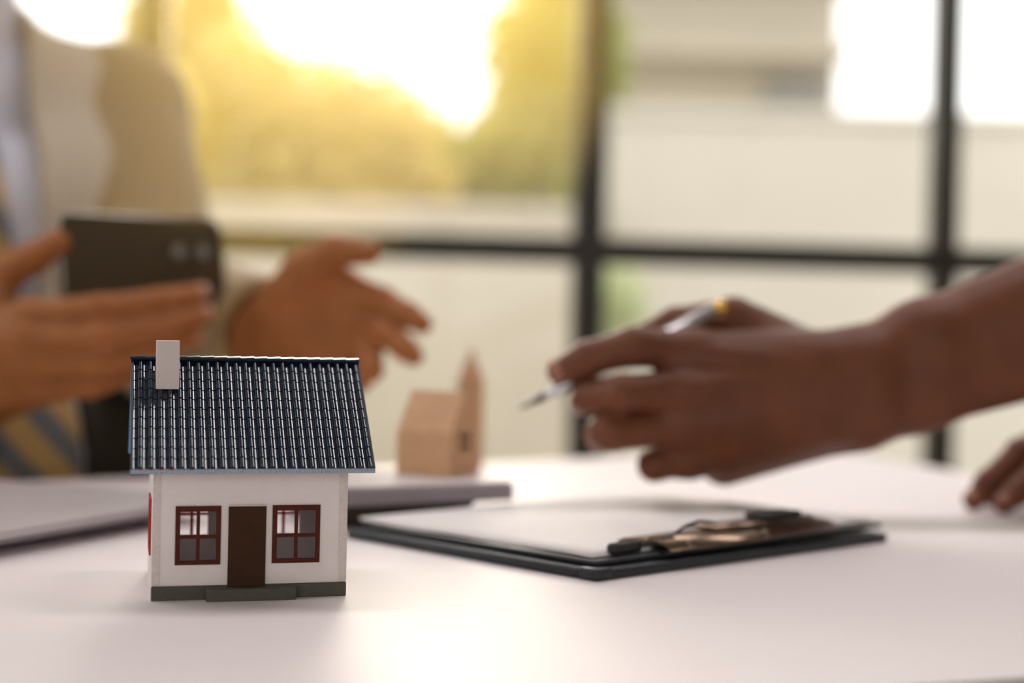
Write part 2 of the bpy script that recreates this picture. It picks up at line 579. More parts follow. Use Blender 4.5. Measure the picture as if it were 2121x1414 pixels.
tree('leafy_tree', (-6.6, 13.5, GZ), 4.2, [((0, 0, 2.9), (1.1, 0.9, 1.2)), ((0.6, 0, 2.4), (0.8, 0.7, 0.8)), ((-0.5, 0, 3.3), (0.9, 0.8, 0.9))],
     'leaf_green', 3000, 0.24, 'green tree behind the shoulder of the person in the jacket')

def shrub(loc, r, zc, hz, label):
    t = empty('shrub', loc)
    tag(t, label, 'shrub')
    obj('stem', tube_bm([(0, 0, 0), (0.01, 0.02, zc)], [0.02, 0.010], 8), 'bark', t, True)
    foliage('foliage', 'leaf_pale', t, [((0, 0, zc), (r, r, hz))], 900, 0.09)
shrub((0.46, 6.5, GZ), 0.12, 1.13, 0.16, 'small green shrub just right of the middle mullion, below the transom')
shrub((-1.05, 6.3, GZ), 0.35, 0.45, 0.34, 'low green shrub outside behind the toy house')

# the building beyond the boundary wall
bt = empty('building', (3.3, 15.5, GZ))
tag(bt, 'beige flat-roofed building with grey windows above the cream wall', 'building')
obj('facade', box_bm(-2.3, 0.2, 0, 4, 0, 4.9, 0.01), 'building_beige', bt)
obj('roof', box_bm(-2.5, 0.4, -0.3, 4.2, 4.9, 5.05, 0.01), 'building_grey', bt)
obj('awning', box_bm(-2.3, 0.2, -0.55, 0.0, 3.95, 4.10, 0.01), 'building_beige', bt)
for x0, x1, z0, z1 in ((-0.62, 0.08, 3.48, 3.82), (-2.0, -0.8, 1.2, 2.4)):
    f = obj('window', box_bm(x0, x1, -0.05, 0.02, z0, z1), 'building_grey', bt)
    obj('pane', box_bm(x0 + 0.06, (x0 + x1) / 2 - 0.03, -0.06, -0.04, z0 + 0.06, z1 - 0.06), 'building_pane', f)
    obj('pane', box_bm((x0 + x1) / 2 + 0.03, x1 - 0.06, -0.06, -0.04, z0 + 0.06, z1 - 0.06), 'building_pane', f)

# ------------------------------------------------------------------ the table
tb = empty('table', (0, 0.75, FLOOR))
tag(tb, 'large white conference table with a dark edge carrying the model house', 'table')
TOP = [(-0.75, 0.131), (0.553, 0.605), (0.319, 1.426), (-0.90, 0.588)]
def rounded(poly, r, n=6):
    out = []
    N = len(poly)
    for i in range(N):
        p, a, b = Vector(poly[i]), Vector(poly[i - 1]), Vector(poly[(i + 1) % N])
        u, v = (a - p).normalized(), (b - p).normalized()
        for k in range(n + 1):
            t = k / n
            q = (1 - t) ** 2 * (p + u * r) + 2 * t * (1 - t) * p + t * t * (p + v * r)
            out.append((q.x, q.y))
    return out
tp = [(x, y - 0.75) for x, y in rounded(TOP, 0.05)]
def inset(poly, k):
    cx = sum(p[0] for p in poly) / len(poly); cy = sum(p[1] for p in poly) / len(poly)
    return [(cx + (x - cx) * k, cy + (y - cy) * k) for x, y in poly]
obj('tabletop', prism_bm(tp, -FLOOR - 0.004, -FLOOR), 'table_white', tb)
obj('edge_band', prism_bm(inset(tp, 1.0), -FLOOR - 0.028, -FLOOR - 0.0042), 'table_edge', tb)
lp = inset([(x, y - 0.75) for x, y in TOP], 0.86)
for x, y in lp:
    obj('leg', box_bm(x - 0.025, x + 0.025, y - 0.025, y + 0.025, 0.0, -FLOOR - 0.028, 0.004), 'dark_metal', tb)
for i in range(4):
    (x0, y0), (x1, y1) = lp[i], lp[(i + 1) % 4]
    obj('rail', tube_bm([(x0, y0, -FLOOR - 0.05), (x1, y1, -FLOOR - 0.05)], 0.018, 4), 'dark_metal', tb)

# ------------------------------------------------------------------ the model house (millimetres in its own frame)
MM = 0.001
hs = empty('model_house', (-0.1405, 0.5624, 0), math.radians(15.5))
tag(hs, 'small white model house with glossy dark blue tiled roof on the table', 'model house')
W, D = 77.1, 72.0
WALL_TOP = 55.0
def mbox(name, dims, m, parent=hs, bevel=0.0, seg=1):
    return box(name, [d * MM for d in dims], m, parent, bevel * MM, seg)

def holed(x0, x1, z0, z1, holes, place):
    """a wall sheet of 1.6 mm with window holes, from a grid of cells"""
    bm = bmesh.new()
    xs = sorted({x0, x1} | {h[0] for h in holes} | {h[1] for h in holes})
    zs = sorted({z0, z1} | {h[2] for h in holes} | {h[3] for h in holes})
    for xa, xb in zip(xs, xs[1:]):
        for za, zb in zip(zs, zs[1:]):
            if any(h[0] <= xa and xb <= h[1] and h[2] <= za and zb <= h[3] for h in holes):
                continue
            place(bm, xa * MM, xb * MM, za * MM, zb * MM)
    bmesh.ops.remove_doubles(bm, verts=bm.verts[:], dist=1e-6)
    inner = {}
    for f in bm.faces:
        inner.setdefault(tuple(sorted(v.index for v in f.verts)), []).append(f)
    bm.verts.index_update()
    inner = {}
    for f in bm.faces:
        inner.setdefault(tuple(sorted(v.index for v in f.verts)), []).append(f)
    kill = [f for fs in inner.values() if len(fs) > 1 for f in fs]
    bmesh.ops.delete(bm, geom=kill, context='FACES_ONLY')
    bmesh.ops.recalc_face_normals(bm, faces=bm.faces[:])
    return bm

TH = 1.6
FRONT_WIN = [(8.66, 26.46, 14.0, 37.4), (46.9, 66.15, 14.0, 37.4)]
BACK_WIN = [(9.8, 27.6, 14.0, 37.4), (50.4, 68.6, 14.0, 37.4)]
def hole(w): return (w[0] + 1.9, w[1] - 1.9, w[2] + 1.7, w[3] - 2.2)
obj('front_wall', holed(0, W, 0, WALL_TOP, [hole(w) for w in FRONT_WIN] + [(30.5, 43.2, 5.0, 36.5)],
    lambda bm, a, b, c, d: add_box(bm, a, b, 0, TH * MM, c, d)), 'toy_wall', hs)
obj('back_wall', holed(0, W, 0, WALL_TOP, [hole(w) for w in BACK_WIN],
    lambda bm, a, b, c, d: add_box(bm, a, b, (D - TH) * MM, D * MM, c, d)), 'toy_wall', hs)
SIDE_WIN = (26.0, 48.0, 14.0, 37.4)
for x0 in (0.0, W - TH):
    o = obj('side_wall', holed(TH, D - TH, 0, WALL_TOP, [hole(SIDE_WIN)],
        lambda bm, a, b, c, d, x0=x0: add_box(bm, x0 * MM, (x0 + TH) * MM, a, b, c, d)), 'toy_wall', hs)
    bm = bmesh.new()
    q = [(TH, WALL_TOP), (D - TH, WALL_TOP), (D / 2, 89.0)]
    v0 = [bm.verts.new((x0 * MM, y * MM, z * MM)) for y, z in q]
    v1 = [bm.verts.new(((x0 + TH) * MM, y * MM, z * MM)) for y, z in q]
    bm.faces.new(v0); bm.faces.new(v1[::-1])
    for i in range(3):
        bm.faces.new([v0[i], v0[(i + 1) % 3], v1[(i + 1) % 3], v1[i]])
    bmesh.ops.recalc_face_normals(bm, faces=bm.faces[:])
    obj('gable', bm, 'toy_wall', hs)
mbox('corner_strip', (-0.25, 2.9, -0.25, 0.0, 5.8, 52.2), 'toy_strip', bevel=0.1)
mbox('corner_strip', (W - 3.2, W + 0.25, -0.25, 0.0, 5.8, 52.2), 'toy_strip', bevel=0.1)
mbox('floor_board', (TH, W - TH, TH, D - TH, 0.0, 1.2), 'toy_strip')
mbox('plinth', (-0.3, W + 0.2, -0.9, 0.0, 0.0, 5.7), 'toy_plinth', bevel=0.25)
mbox('doorstep', (20.9, 56.4, -6.2, -0.9, 0.0, 5.0), 'toy_plinth', bevel=0.3)
dr = mbox('door', (29.4, 44.3, -1.2, 0.6, 5.0, 37.2), 'toy_door', bevel=0.12)
mbox('lintel', (29.3, 44.5, -1.0, 0.0, 37.2, 37.6), 'toy_strip', dr)

def frame_bm(place, w, fy0, fy1):
    x0, x1, z0, z1 = w
    h = hole(w)
    xm, zm = (x0 + x1) / 2, (z0 + z1) / 2 - 0.6
    bm = bmesh.new()
    for a, b, c, d in ((x0, h[0], z0, z1), (h[1], x1, z0, z1), (h[0], h[1], z0, h[2]), (h[0], h[1], h[3], z1)):
        place(bm, a, b, c, d, fy0, fy1)
    return bm, (xm, zm, h)
def window_part(w, place, m):
    bm, (xm, zm, h) = frame_bm(place, w, -0.7, 0.9)
    f = obj('window_frame', bm, m, hs)
    bm = bmesh.new(); place(bm, xm - 0.65, xm + 0.65, h[2], h[3], -0.6, 0.8)
    obj('muntin', bm, m, f)
    for a, b in ((h[0], xm - 0.65), (xm + 0.65, h[1])):
        bm = bmesh.new(); place(bm, a, b, zm - 0.65, zm + 0.65, -0.5, 0.7)
        obj('muntin', bm, m, f)
for w in FRONT_WIN:
    window_part(w, lambda bm, a, b, c, d, y0, y1: add_box(bm, a * MM, b * MM, y0 * MM, y1 * MM, c * MM, d * MM), 'toy_frame_shaded')
for w in BACK_WIN:
    window_part(w, lambda bm, a, b, c, d, y0, y1: add_box(bm, a * MM, b * MM, (D - y1) * MM, (D - y0) * MM, c * MM, d * MM), 'toy_frame_red_lit')
window_part(SIDE_WIN, lambda bm, a, b, c, d, y0, y1: add_box(bm, y0 * MM, y1 * MM, a * MM, b * MM, c * MM, d * MM), 'toy_frame_red_lit')
window_part(SIDE_WIN, lambda bm, a, b, c, d, y0, y1: add_box(bm, (W - y1) * MM, (W - y0) * MM, a * MM, b * MM, c * MM, d * MM), 'toy_frame_red_lit')

# roof: two boards, tiles one by one on the slope in view
EX0, EX1 = -9.1, 86.4
EAVE = (-11.0, 53.2)
RIDGE = (D / 2, 95.0)
def slope_board(sign):
    y_e = EAVE[0] if sign > 0 else D - EAVE[0]
    n = Vector((0, -(RIDGE[1] - EAVE[1]), (RIDGE[0] - EAVE[0]))).normalized() * 2.0
    bm = bmesh.new()
    vs = []
    for x in (EX0, EX1):
        for (y, z) in ((EAVE[0], EAVE[1]), (RIDGE[0], RIDGE[1]), (RIDGE[0], RIDGE[1] - 2.7), (EAVE[0], EAVE[1] - 1.9)):
            yy = y if sign > 0 else D - y
            vs.append(bm.verts.new((x * MM, yy * MM, z * MM)))
    a, b = vs[:4], vs[4:]
    bm.faces.new(a); bm.faces.new(b[::-1])
    for i in range(4):
        bm.faces.new([a[i], a[(i + 1) % 4], b[(i + 1) % 4], b[i]])
    bmesh.ops.recalc_face_normals(bm, faces=bm.faces[:])
    return bm
roof = obj('roof', slope_board(1), 'roof_board', hs)
roof['label'] = 'front slope of glossy dark blue roof tiles'
back = obj('rear_roof', slope_board(-1), 'roof_blue', hs)
mbox('eave_board', (EX0 - 0.1, EX1 + 0.1, EAVE[0] - 0.5, EAVE[0] + 0.4, EAVE[1] - 1.9, EAVE[1] + 0.05), 'roof_edge', roof, 0.1)
run, rise = RIDGE[0] - EAVE[0], RIDGE[1] - EAVE[1]
SL = math.hypot(run, rise)
vdir = Vector((0, -run, -rise)) / SL
ndir = Vector((0, -rise, run)) / SL
COLS, ROWS = 24, 11
CP, RP = (EX1 - EX0 - 1.6) / COLS, (SL - 2.2) / ROWS
def tile_geom(u_scale=1.0):
    """one pantile: a flat pan and a half-round rib, its lower end lifted over the tile below"""
    prof = [(0.0, 0.30), (0.35, 0.16), (1.0, 0.06), (1.65, 0.16)]
    for k in range(9):
        a = PI - PI * k / 8
        prof.append((2.78 + 1.08 * math.cos(a), 0.25 + 1.12 * math.sin(a)))
    sc = CP / 3.9
    vs, fs = [], []
    for v, lift, s in ((-0.5, 0.0, 0.92), (RP + 0.15, 0.28, 1.0)):
        for u, w in prof:
            vs.append((u * sc * MM, v * MM, (w * s + lift) * MM))
    n = len(prof)
    for i in range(n - 1):
        fs.append((i, n + i, n + i + 1, i + 1))
    for u, w in prof:                       # the lower end is closed
        vs.append((u * sc * MM, (RP + 0.15) * MM, (w * 0.2 - 0.1) * MM))
    for i in range(n - 1):
        fs.append((n + i, 2 * n + i, 2 * n + i + 1, n + i + 1))
    return vs, fs
tv, tf = tile_geom()
tile_me = bpy.data.meshes.new('roof_tile')
tile_me.from_pydata(tv, [], tf)
tile_me.materials.append(MATS['roof_tile'])
tile_me.polygons.foreach_set('use_smooth', [True] * len(tf))
tile_me.set_sharp_from_angle(angle=math.radians(48))
Xd = Vector((1, 0, 0))
def slope_matrix(x, v, flip=False):
    o = Vector((x * MM, RIDGE[0] * MM, RIDGE[1] * MM)) + vdir * v * MM
    m = Matrix.Identity(4)
    for r in range(3):
        m[r][0], m[r][1], m[r][2], m[r][3] = Xd[r], vdir[r], ndir[r], o[r]
    return m
for r in range(ROWS):
    for c in range(COLS):
        t = bpy.data.objects.new('roof_tile', tile_me)
        link(t, roof)
        t.matrix_local = slope_matrix(EX0 + 0.9 + c * CP, 2.2 + r * RP - 0.0)
bvs, bfs = [], []
for r in range(ROWS):
    for c in range(COLS):
        M_ = slope_matrix(EX0 + 0.9 + c * CP, 2.2 + r * RP)
        k = len(bvs)
        for p in tv:
            q = M_ @ Vector(p)
            bvs.append((q.x, D * MM - q.y, q.z))
        bfs += [tuple(k + i for i in f[::-1]) for f in tf]
me = bpy.data.meshes.new('rear_tiles')
me.from_pydata(bvs, [], bfs)
o = obj_me('rear_tiles', me, 'roof_tile', back)
o['kind'] = 'stuff'
for x0, x1 in ((EX0 - 0.1, EX0 + 0.9), (EX1 - 0.7, EX1 + 0.1)):
    bm = bmesh.new()
    add_box(bm, x0 * MM, x1 * MM, 1.0 * MM, (SL + 0.2) * MM, -0.2 * MM, 0.9 * MM)
    o = obj('verge_trim', bm, 'roof_board', roof)
    o.matrix_local = slope_matrix(0, 0)
mat('paint_red', (170, 44, 44), rough=0.5)
for c in (0, 1, 2, 3, 5):
    x = EX0 + 0.9 + c * CP + 2.0
    mbox('paint_chip', (x, x + 1.5, EAVE[0] - 0.62, EAVE[0] - 0.50, EAVE[1] - 0.25, EAVE[1] + 0.10 + 0.12 * (c == 0)), 'paint_red', roof, 0.03)
# ridge caps, each a short half-round overlapping its neighbour
NR = 17
rl = (EX1 - EX0) / NR
bm = bmesh.new()
ring = []
for x, r in ((-0.5, 2.1), (rl, 2.6)):
    ring.append([bm.verts.new((x * MM, 1.25 * r * math.cos(PI * k / 8) * MM, (r * math.sin(PI * k / 8) * 0.72 - 0.4) * MM)) for k in range(9)])
for i in range(8):
    bm.faces.new([ring[0][i], ring[1][i], ring[1][i + 1], ring[0][i + 1]])
bm.faces.new(ring[0]); bm.faces.new(ring[1][::-1])
bmesh.ops.recalc_face_normals(bm, faces=bm.faces[:])
rm = bpy.data.meshes.new('ridge_tile')
bm.to_mesh(rm); bm.free()
rm.materials.append(MATS['roof_tile'])
for k in range(NR):
    t = bpy.data.objects.new('ridge_tile', rm)
    link(t, roof)
    t.location = ((EX0 + k * rl) * MM, RIDGE[0] * MM, (RIDGE[1] + 0.1) * MM)
    t.rotation_euler = (0, 0, 0)
mbox('chimney', (0.6, 9.9, 20.4, 30.5, 83.0, 102.9), 'chimney_white', hs, 0.2)

# ------------------------------------------------------------------ clipboard folder with clip
CB_RZ = math.radians(41)
SKEW = math.radians(96)
TILT = -0.008
cb = empty('clipboard', (0.0395, 0.6277, 0), CB_RZ)
tag(cb, 'black leather clipboard folder with a metal clip lying on the white table', 'clipboard')
def st(s, t): return (s + t * math.cos(SKEW), t * math.sin(SKEW))
CBW, CBL = 0.222, 0.170
obj('cover', prism_bm([st(0, 0), st(CBW, 0), st(CBW, CBL), st(0, CBL)], 0.0, 0.0050, 0.0018, 3), 'folder_black', cb, True)
bd = obj('board', prism_bm([st(0.006, 0.006), st(CBW + 0.004, 0.006), st(CBW + 0.004, CBL - 0.006), st(0.006, CBL - 0.006)], 0.0052, 0.0078, 0.0010, 2), 'folder_black', cb, True)
bd.rotation_euler = (0, TILT, 0)
def bar_profile(pts, th, s0, s1):
    """a bent sheet: profile in (t, z), thickness th, extruded along s"""
    bm = bmesh.new()
    n = len(pts)
    rows = []
    for s in (s0, s1):
        up, dn = [], []
        for i, (t, z) in enumerate(pts):
            a = Vector(pts[max(i - 1, 0)]); b = Vector(pts[min(i + 1, n - 1)])
            d = (b - a).normalized(); nn = Vector((-d.y, d.x)) * th / 2
            up.append(bm.verts.new((*st(s, t + nn.x), z + nn.y)))
            dn.append(bm.verts.new((*st(s, t - nn.x), z - nn.y)))
        rows.append(up + dn[::-1])
    m = len(rows[0])
    for i in range(m):
        bm.faces.new([rows[0][i], rows[0][(i + 1) % m], rows[1][(i + 1) % m], rows[1][i]])
    bm.faces.new(rows[0][::-1]); bm.faces.new(rows[1])
    bmesh.ops.recalc_face_normals(bm, faces=bm.faces[:])
    return bm
def sweep(pts):  # (s, t, z) -> local
    return [(*st(s, t), z) for s, t, z in pts]
clip = obj('clip', bar_profile([(0.034, 0.0092), (0.030, 0.0112), (0.022, 0.0126), (0.013, 0.0128), (0.006, 0.0116), (0.0025, 0.0095), (0.0015, 0.0084)], 0.0013, 0.050, 0.180), 'clip_metal', cb, True)
clip['label'] = 'shiny metal spring clip'
clip.rotation_euler = (0, TILT, 0)
obj('base_plate', bar_profile([(0.002, 0.0082), (0.036, 0.0082)], 0.0008, 0.048, 0.182), 'clip_dark', clip)
obj('lever', bar_profile([(0.030, 0.0135), (0.022, 0.0150), (0.012, 0.0148), (0.009, 0.0138)], 0.0016, 0.092, 0.170), 'clip_metal', clip, True)
pad = obj('grip_pad', prism_bm([st(0.134, 0.012), st(0.163, 0.012), st(0.163, 0.026), st(0.134, 0.026)], 0.0155, 0.0186, 0.001, 2), 'rubber_black', clip, True)
obj('wire_loop', tube_bm(sweep([(0.046, 0.016, 0.0110), (0.060, 0.016, 0.0125), (0.070, 0.016, 0.0140), (0.078, 0.016, 0.0170), (0.087, 0.016, 0.0184), (0.096, 0.016, 0.0172), (0.104, 0.016, 0.0150), (0.115, 0.016, 0.0138)]), 0.0008, 8), 'clip_dark', clip, True)
coil = [(0.050 + 0.012 * k / 60, 0.012 + 0.0032 * math.cos(k * 0.9), 0.0112 + 0.0032 * math.sin(k * 0.9)) for k in range(61)]
obj('spring', tube_bm(sweep(coil), 0.0006, 6), 'clip_metal', clip, True)
obj('rod', tube_bm(sweep([(0.024, 0.012, 0.0112), (0.182, 0.012, 0.0112)]), 0.0013, 10), 'clip_dark', clip, True)
obj('rod_cap', tube_bm(sweep([(0.0215, 0.012, 0.0112), (0.022, 0.012, 0.0112), (0.040, 0.012, 0.0112), (0.0405, 0.012, 0.0112)]), [0.002, 0.0027, 0.0027, 0.002], 14), 'rubber_black', clip, True)
for s in (0.066, 0.122):
    o = obj('rivet', lathe_bm([(0.0026, 0), (0.0026, 0.0006), (0.0020, 0.0014), (0.0010, 0.0018), (0.0002, 0.0019)], 16), 'clip_metal', clip, True)
    o.location = (*st(s, 0.0035), 0.0105)
    o.rotation_euler = (math.radians(60), 0, 0)
cov = obj('corner_guard', prism_bm([st(-0.0006, -0.0006), st(0.010, -0.0006), st(0.010, 0.004), st(0.004, 0.010), st(-0.0006, 0.010)], -0.0 + 0.0004, 0.0056, 0.0012, 2), 'folder_black', cb, True)

def sheet(name, s0, t0, w, l, z, yaw, label, curl=0.0):
    o = empty(name, (0.0395, 0.6277, 0), CB_RZ)
    nx, ny = 12, 16
    bm = bmesh.new()
    vs = {}
    for i in range(nx + 1):
        for j in range(ny + 1):
            u, v = i / nx * w, j / ny * l
            x = u * math.cos(yaw) - v * math.sin(yaw) + s0
            y = u * math.sin(yaw) + v * math.cos(yaw) + t0
            vs[i, j] = bm.verts.new((*st(x, y), z - TILT * x + curl * ((i / nx - 0.5) ** 2) * 4 + 0.0003 * math.sin(j * 0.9)))
    for i in range(nx):
        for j in range(ny):
            bm.faces.new([vs[i, j], vs[i + 1, j], vs[i + 1, j + 1], vs[i, j + 1]])
    ext = bmesh.ops.extrude_face_region(bm, geom=bm.faces[:])
    for v in [g for g in ext['geom'] if isinstance(g, bmesh.types.BMVert)]:
        v.co.z -= 0.00025
    bmesh.ops.recalc_face_normals(bm, faces=bm.faces[:])
    bpy.data.objects.remove(o)
    o = obj(name, bm, 'paper', None, True)
    o.location = (0.0395, 0.6277, 0)
    o.rotation_euler = (0, 0, CB_RZ)
    tag(o, label, 'paper', 'papers in the clipboard')
    return o
sheet('paper_sheet', 0.010, 0.012, 0.214, 0.160, 0.0086, 0.0, 'lower white sheet of paper on the clipboard, nearly covered')
sheet('paper_sheet', 0.012, 0.014, 0.214, 0.160, 0.0093, 0.004, 'topmost white sheet of paper on the clipboard')

# ------------------------------------------------------------------ laptop at the left
lt = empty('laptop', (-0.2585, 0.599, 0), math.radians(66))
tag(lt, 'thin light grey closed laptop on the table left of the model house', 'laptop')
LX, LY = 0.225, 0.31
def slab(name, z0, z1, ins_lo, parent, m, bev=0.0012):
    bm = bmesh.new()
    lo = [bm.verts.new(p) for p in ((ins_lo, ins_lo, z0), (LX - ins_lo, ins_lo, z0), (LX - ins_lo, LY - ins_lo, z0), (ins_lo, LY - ins_lo, z0))]
    hi = [bm.verts.new(p) for p in ((0, 0, z1), (LX, 0, z1), (LX, LY, z1), (0, LY, z1))]
    bm.faces.new(lo[::-1]); bm.faces.new(hi)
    for i in range(4):
        bm.faces.new([lo[i], lo[(i + 1) % 4], hi[(i + 1) % 4], hi[i]])
    ve = [e for e in bm.edges if abs(e.verts[0].co.z - e.verts[1].co.z) > 1e-5]
    bmesh.ops.bevel(bm, geom=ve, offset=0.012, segments=6, profile=0.5, affect='EDGES')
    bmesh.ops.recalc_face_normals(bm, faces=bm.faces[:])
    return obj(name, bm, m, parent)
slab('base', 0.0035, 0.0085, 0.012, lt, 'laptop_grey')
slab('lid', 0.0088, 0.0128, 0.0, lt, 'laptop_grey')
for x in (0.03, LX - 0.03):
    for y in (0.03, LY - 0.03):
        o = obj('foot', lathe_bm([(0.006, 0), (0.007, 0.001), (0.007, 0.0036)], 16), 'rubber_black', lt)
        o.location = (x, y, 0)

# ------------------------------------------------------------------ grey desk device with the wooden house on it
dv = empty('desk_device', (0.003, 0.822, 0), math.radians(28))
tag(dv, 'flat grey slab-shaped desk device on a dark recessed foot, behind the clipboard', 'device')
obj('body', prism_bm([(-0.114, 0), (0, 0), (0, 0.09), (-0.114, 0.09)], 0.0125, 0.0222, 0.0012, 2), 'device_grey', dv)
obj('top_plate', prism_bm([(-0.112, 0.002), (-0.002, 0.002), (-0.002, 0.088), (-0.112, 0.088)], 0.0222, 0.0230), 'device_top', dv)
bm = bmesh.new()
lo = [bm.verts.new(p) for p in ((-0.106, 0.008, 0), (-0.034, 0.008, 0), (-0.034, 0.078, 0), (-0.106, 0.078, 0))]
hi = [bm.verts.new(p) for p in ((-0.111, 0.004, 0.0125), (-0.022, 0.004, 0.0125), (-0.022, 0.086, 0.0125), (-0.111, 0.086, 0.0125))]
bm.faces.new(lo[::-1]); bm.faces.new(hi)
for i in range(4):
    bm.faces.new([lo[i], lo[(i + 1) % 4], hi[(i + 1) % 4], hi[i]])
obj('foot', bm, 'device_base', dv)

# wooden block house
wh = empty('wooden_house', (-0.0348, 0.836, 0.0230), math.radians(-30))
tag(wh, 'plain wooden block house standing on the grey desk device', 'toy house')
WL, WG, WZ, WR = 0.0386, 0.031, 0.0257, 0.0505
obj('walls', box_bm(-WL, 0, 0, WG, 0, WZ, 0.0006), 'block_wood', wh)
bm = bmesh.new()
a = [bm.verts.new((-WL, y, z)) for y, z in ((0, WZ), (WG, WZ), (WG / 2, WR))]
b = [bm.verts.new((0, y, z)) for y, z in ((0, WZ), (WG, WZ), (WG / 2, WR))]
bm.faces.new(a[::-1]); bm.faces.new(b)
for i in range(3):
    bm.faces.new([a[i], a[(i + 1) % 3], b[(i + 1) % 3], b[i]])
bmesh.ops.bevel(bm, geom=bm.edges[:], offset=0.0005, segments=2, profile=0.5, affect='EDGES')
bmesh.ops.recalc_face_normals(bm, faces=bm.faces[:])
obj('roof', bm, 'block_wood', wh)
for yy in (0.0105, 0.0165):
    for zz in (0.0155, 0.0215):
        obj('window', box_bm(-0.0010, 0.0003, yy, yy + 0.0042, zz, zz + 0.0042), 'block_hole', wh)

tw = empty('wooden_tower', (-0.0318, 1.12, 0), math.radians(20))
tag(tw, 'slim pointed wooden block standing blurred behind the wooden block house', 'wooden block')
obj('shaft', box_bm(-0.0085, 0.0085, -0.0085, 0.0085, 0, 0.070, 0.0006), 'block_wood', tw)
bm = bmesh.new()
q = [bm.verts.new(p) for p in ((-0.0085, -0.0085, 0.070), (0.0085, -0.0085, 0.070), (0.0085, 0.0085, 0.070), (-0.0085, 0.0085, 0.070))]
ap = bm.verts.new((0, 0, 0.098))
bm.faces.new(q[::-1])
for i in range(4):
    bm.faces.new([q[i], q[(i + 1) % 4], ap])
obj('spire', bm, 'block_wood', tw)

# ------------------------------------------------------------------ smartphone
ph = empty('smartphone', at(297, 545, 1.072))
ph.rotation_euler = (math.radians(-6), math.radians(-2), math.radians(46))
tag(ph, 'dark smartphone held sideways in the hand of the man in the jacket', 'phone')
def rrect(w, h, r, n=6):
    pts = []
    for cx, cz, a0 in ((w / 2 - r, h / 2 - r, 0), (-w / 2 + r, h / 2 - r, 90), (-w / 2 + r, -h / 2 + r, 180), (w / 2 - r, -h / 2 + r, 270)):
        for k in range(n + 1):
            a = math.radians(a0 + 90 * k / n)
            pts.append((cx + r * math.cos(a), cz + r * math.sin(a)))
    return pts
def plate(pts, y0, y1, bev=0.0):
    bm = bmesh.new()
    f = [bm.verts.new((x, y0, z)) for x, z in pts]
    g = [bm.verts.new((x, y1, z)) for x, z in pts]
    bm.faces.new(f); bm.faces.new(g[::-1])
    n = len(pts)
    for i in range(n):
        bm.faces.new([f[i], g[i], g[(i + 1) % n], f[(i + 1) % n]])
    if bev:
        bmesh.ops.bevel(bm, geom=[e for e in bm.edges if abs(e.verts[0].co.y - e.verts[1].co.y) < 1e-7], offset=bev, segments=3, profile=0.5, affect='EDGES')
    bmesh.ops.recalc_face_normals(bm, faces=bm.faces[:])
    return bm
obj('rim', plate(rrect(0.140, 0.072, 0.011), -0.0038, 0.0038, 0.0016), 'phone_rim', ph, True)
obj('back_cover', plate(rrect(0.137, 0.069, 0.010), -0.0046, -0.0030, 0.0006), 'phone_black', ph)
obj('screen', plate(rrect(0.137, 0.069, 0.010), 0.0030, 0.0044), 'lens_glass_lit', ph)
cb_ = obj('camera_bump', plate(rrect(0.040, 0.022, 0.007), -0.0058, -0.0044, 0.0005), 'phone_black', ph)
cb_.location = (0.038, 0, 0.009)
for x in (-0.011, 0.011):
    o = obj('lens', plate([(0.0052 * math.cos(2 * PI * k / 20), 0.0052 * math.sin(2 * PI * k / 20)) for k in range(20)], -0.0068, -0.0056), 'lens_glass_lit', cb_)
    o.location = (x, 0, 0)

# ------------------------------------------------------------------ people
def V(p): return np.array(p, np.float32)
def chain(pts, radii): return [(V(p), r) for p, r in zip(pts, radii)]
def A(*t): return at(*t)

def eval_surface(fn, lo, hi, res):
    return band(fn, lo, hi, res, 8, 0.008)

def head_field(c, d, l, neck):
    """a head facing d: skull, jaw, brow, nose, lips, ears, neck"""
    c, d, l, neck = (np.array(x, float) for x in (c, d, l, neck))
    u = np.array([0, 0, 1.0])
    pt = lambda f, s, z: c + d * f + l * s + u * z
    def fn(P):
        e = smin(sd_cone(P, pt(-0.02, 0, 0.03), pt(0.015, 0, 0.035), 0.082, 0.075), sd_cone(P, pt(0.03, 0, -0.03), pt(0.042, 0, -0.070), 0.064, 0.044), 0.04)
        e = smin(e, sd_cone(P, pt(0.03, -0.035, 0.02), pt(0.03, 0.035, 0.02), 0.05, 0.05), 0.02)
        e = smin(e, sd_cone(P, pt(0.092, 0, 0.012), pt(0.104, 0, -0.02), 0.008, 0.012), 0.012)
        e = smin(e, sd_cone(P, pt(0.082, -0.018, -0.052), pt(0.082, 0.018, -0.052), 0.007, 0.007), 0.01)
        e = smin(e, sd_cone(P, pt(0.075, -0.036, 0.034), pt(0.075, 0.036, 0.034), 0.011, 0.011), 0.012)
        for s in (-1, 1):
            e = smin(e, sd_cone(P, pt(-0.005, 0.080 * s, 0.02), pt(0.005, 0.078 * s, -0.02), 0.014, 0.010), 0.006)
            e = np.maximum(e, -sd_ell(P, pt(0.094, 0.031 * s, 0.012), (0.014, 0.014, 0.0065)))
        e = smin(e, sd_cone(P, pt(-0.01, 0, -0.07), neck, 0.046, 0.050), 0.03)
        return e
    lo = np.minimum(c, neck) - 0.15; hi = np.maximum(c, neck) + 0.15
    return fn, lo, hi

def whole_body(fields, res):
    """arms, hands, head and trunk as one continuous skin; each field is worked out inside its own bounds"""
    lo = np.min([f[1] for f in fields], 0); hi = np.max([f[2] for f in fields], 0)
    def fn(P):
        out = np.full(P.shape[:-1], 0.2, np.float32)
        for f, a, b in fields:
            m = ((P > (a - 0.06).astype(np.float32)) & (P < (b + 0.06).astype(np.float32))).all(-1)
            if m.any():
                out[m] = smin(out[m], f(P[m]), 0.008)
        return out
    return band(fn, lo, hi, res, 8, 0.002)

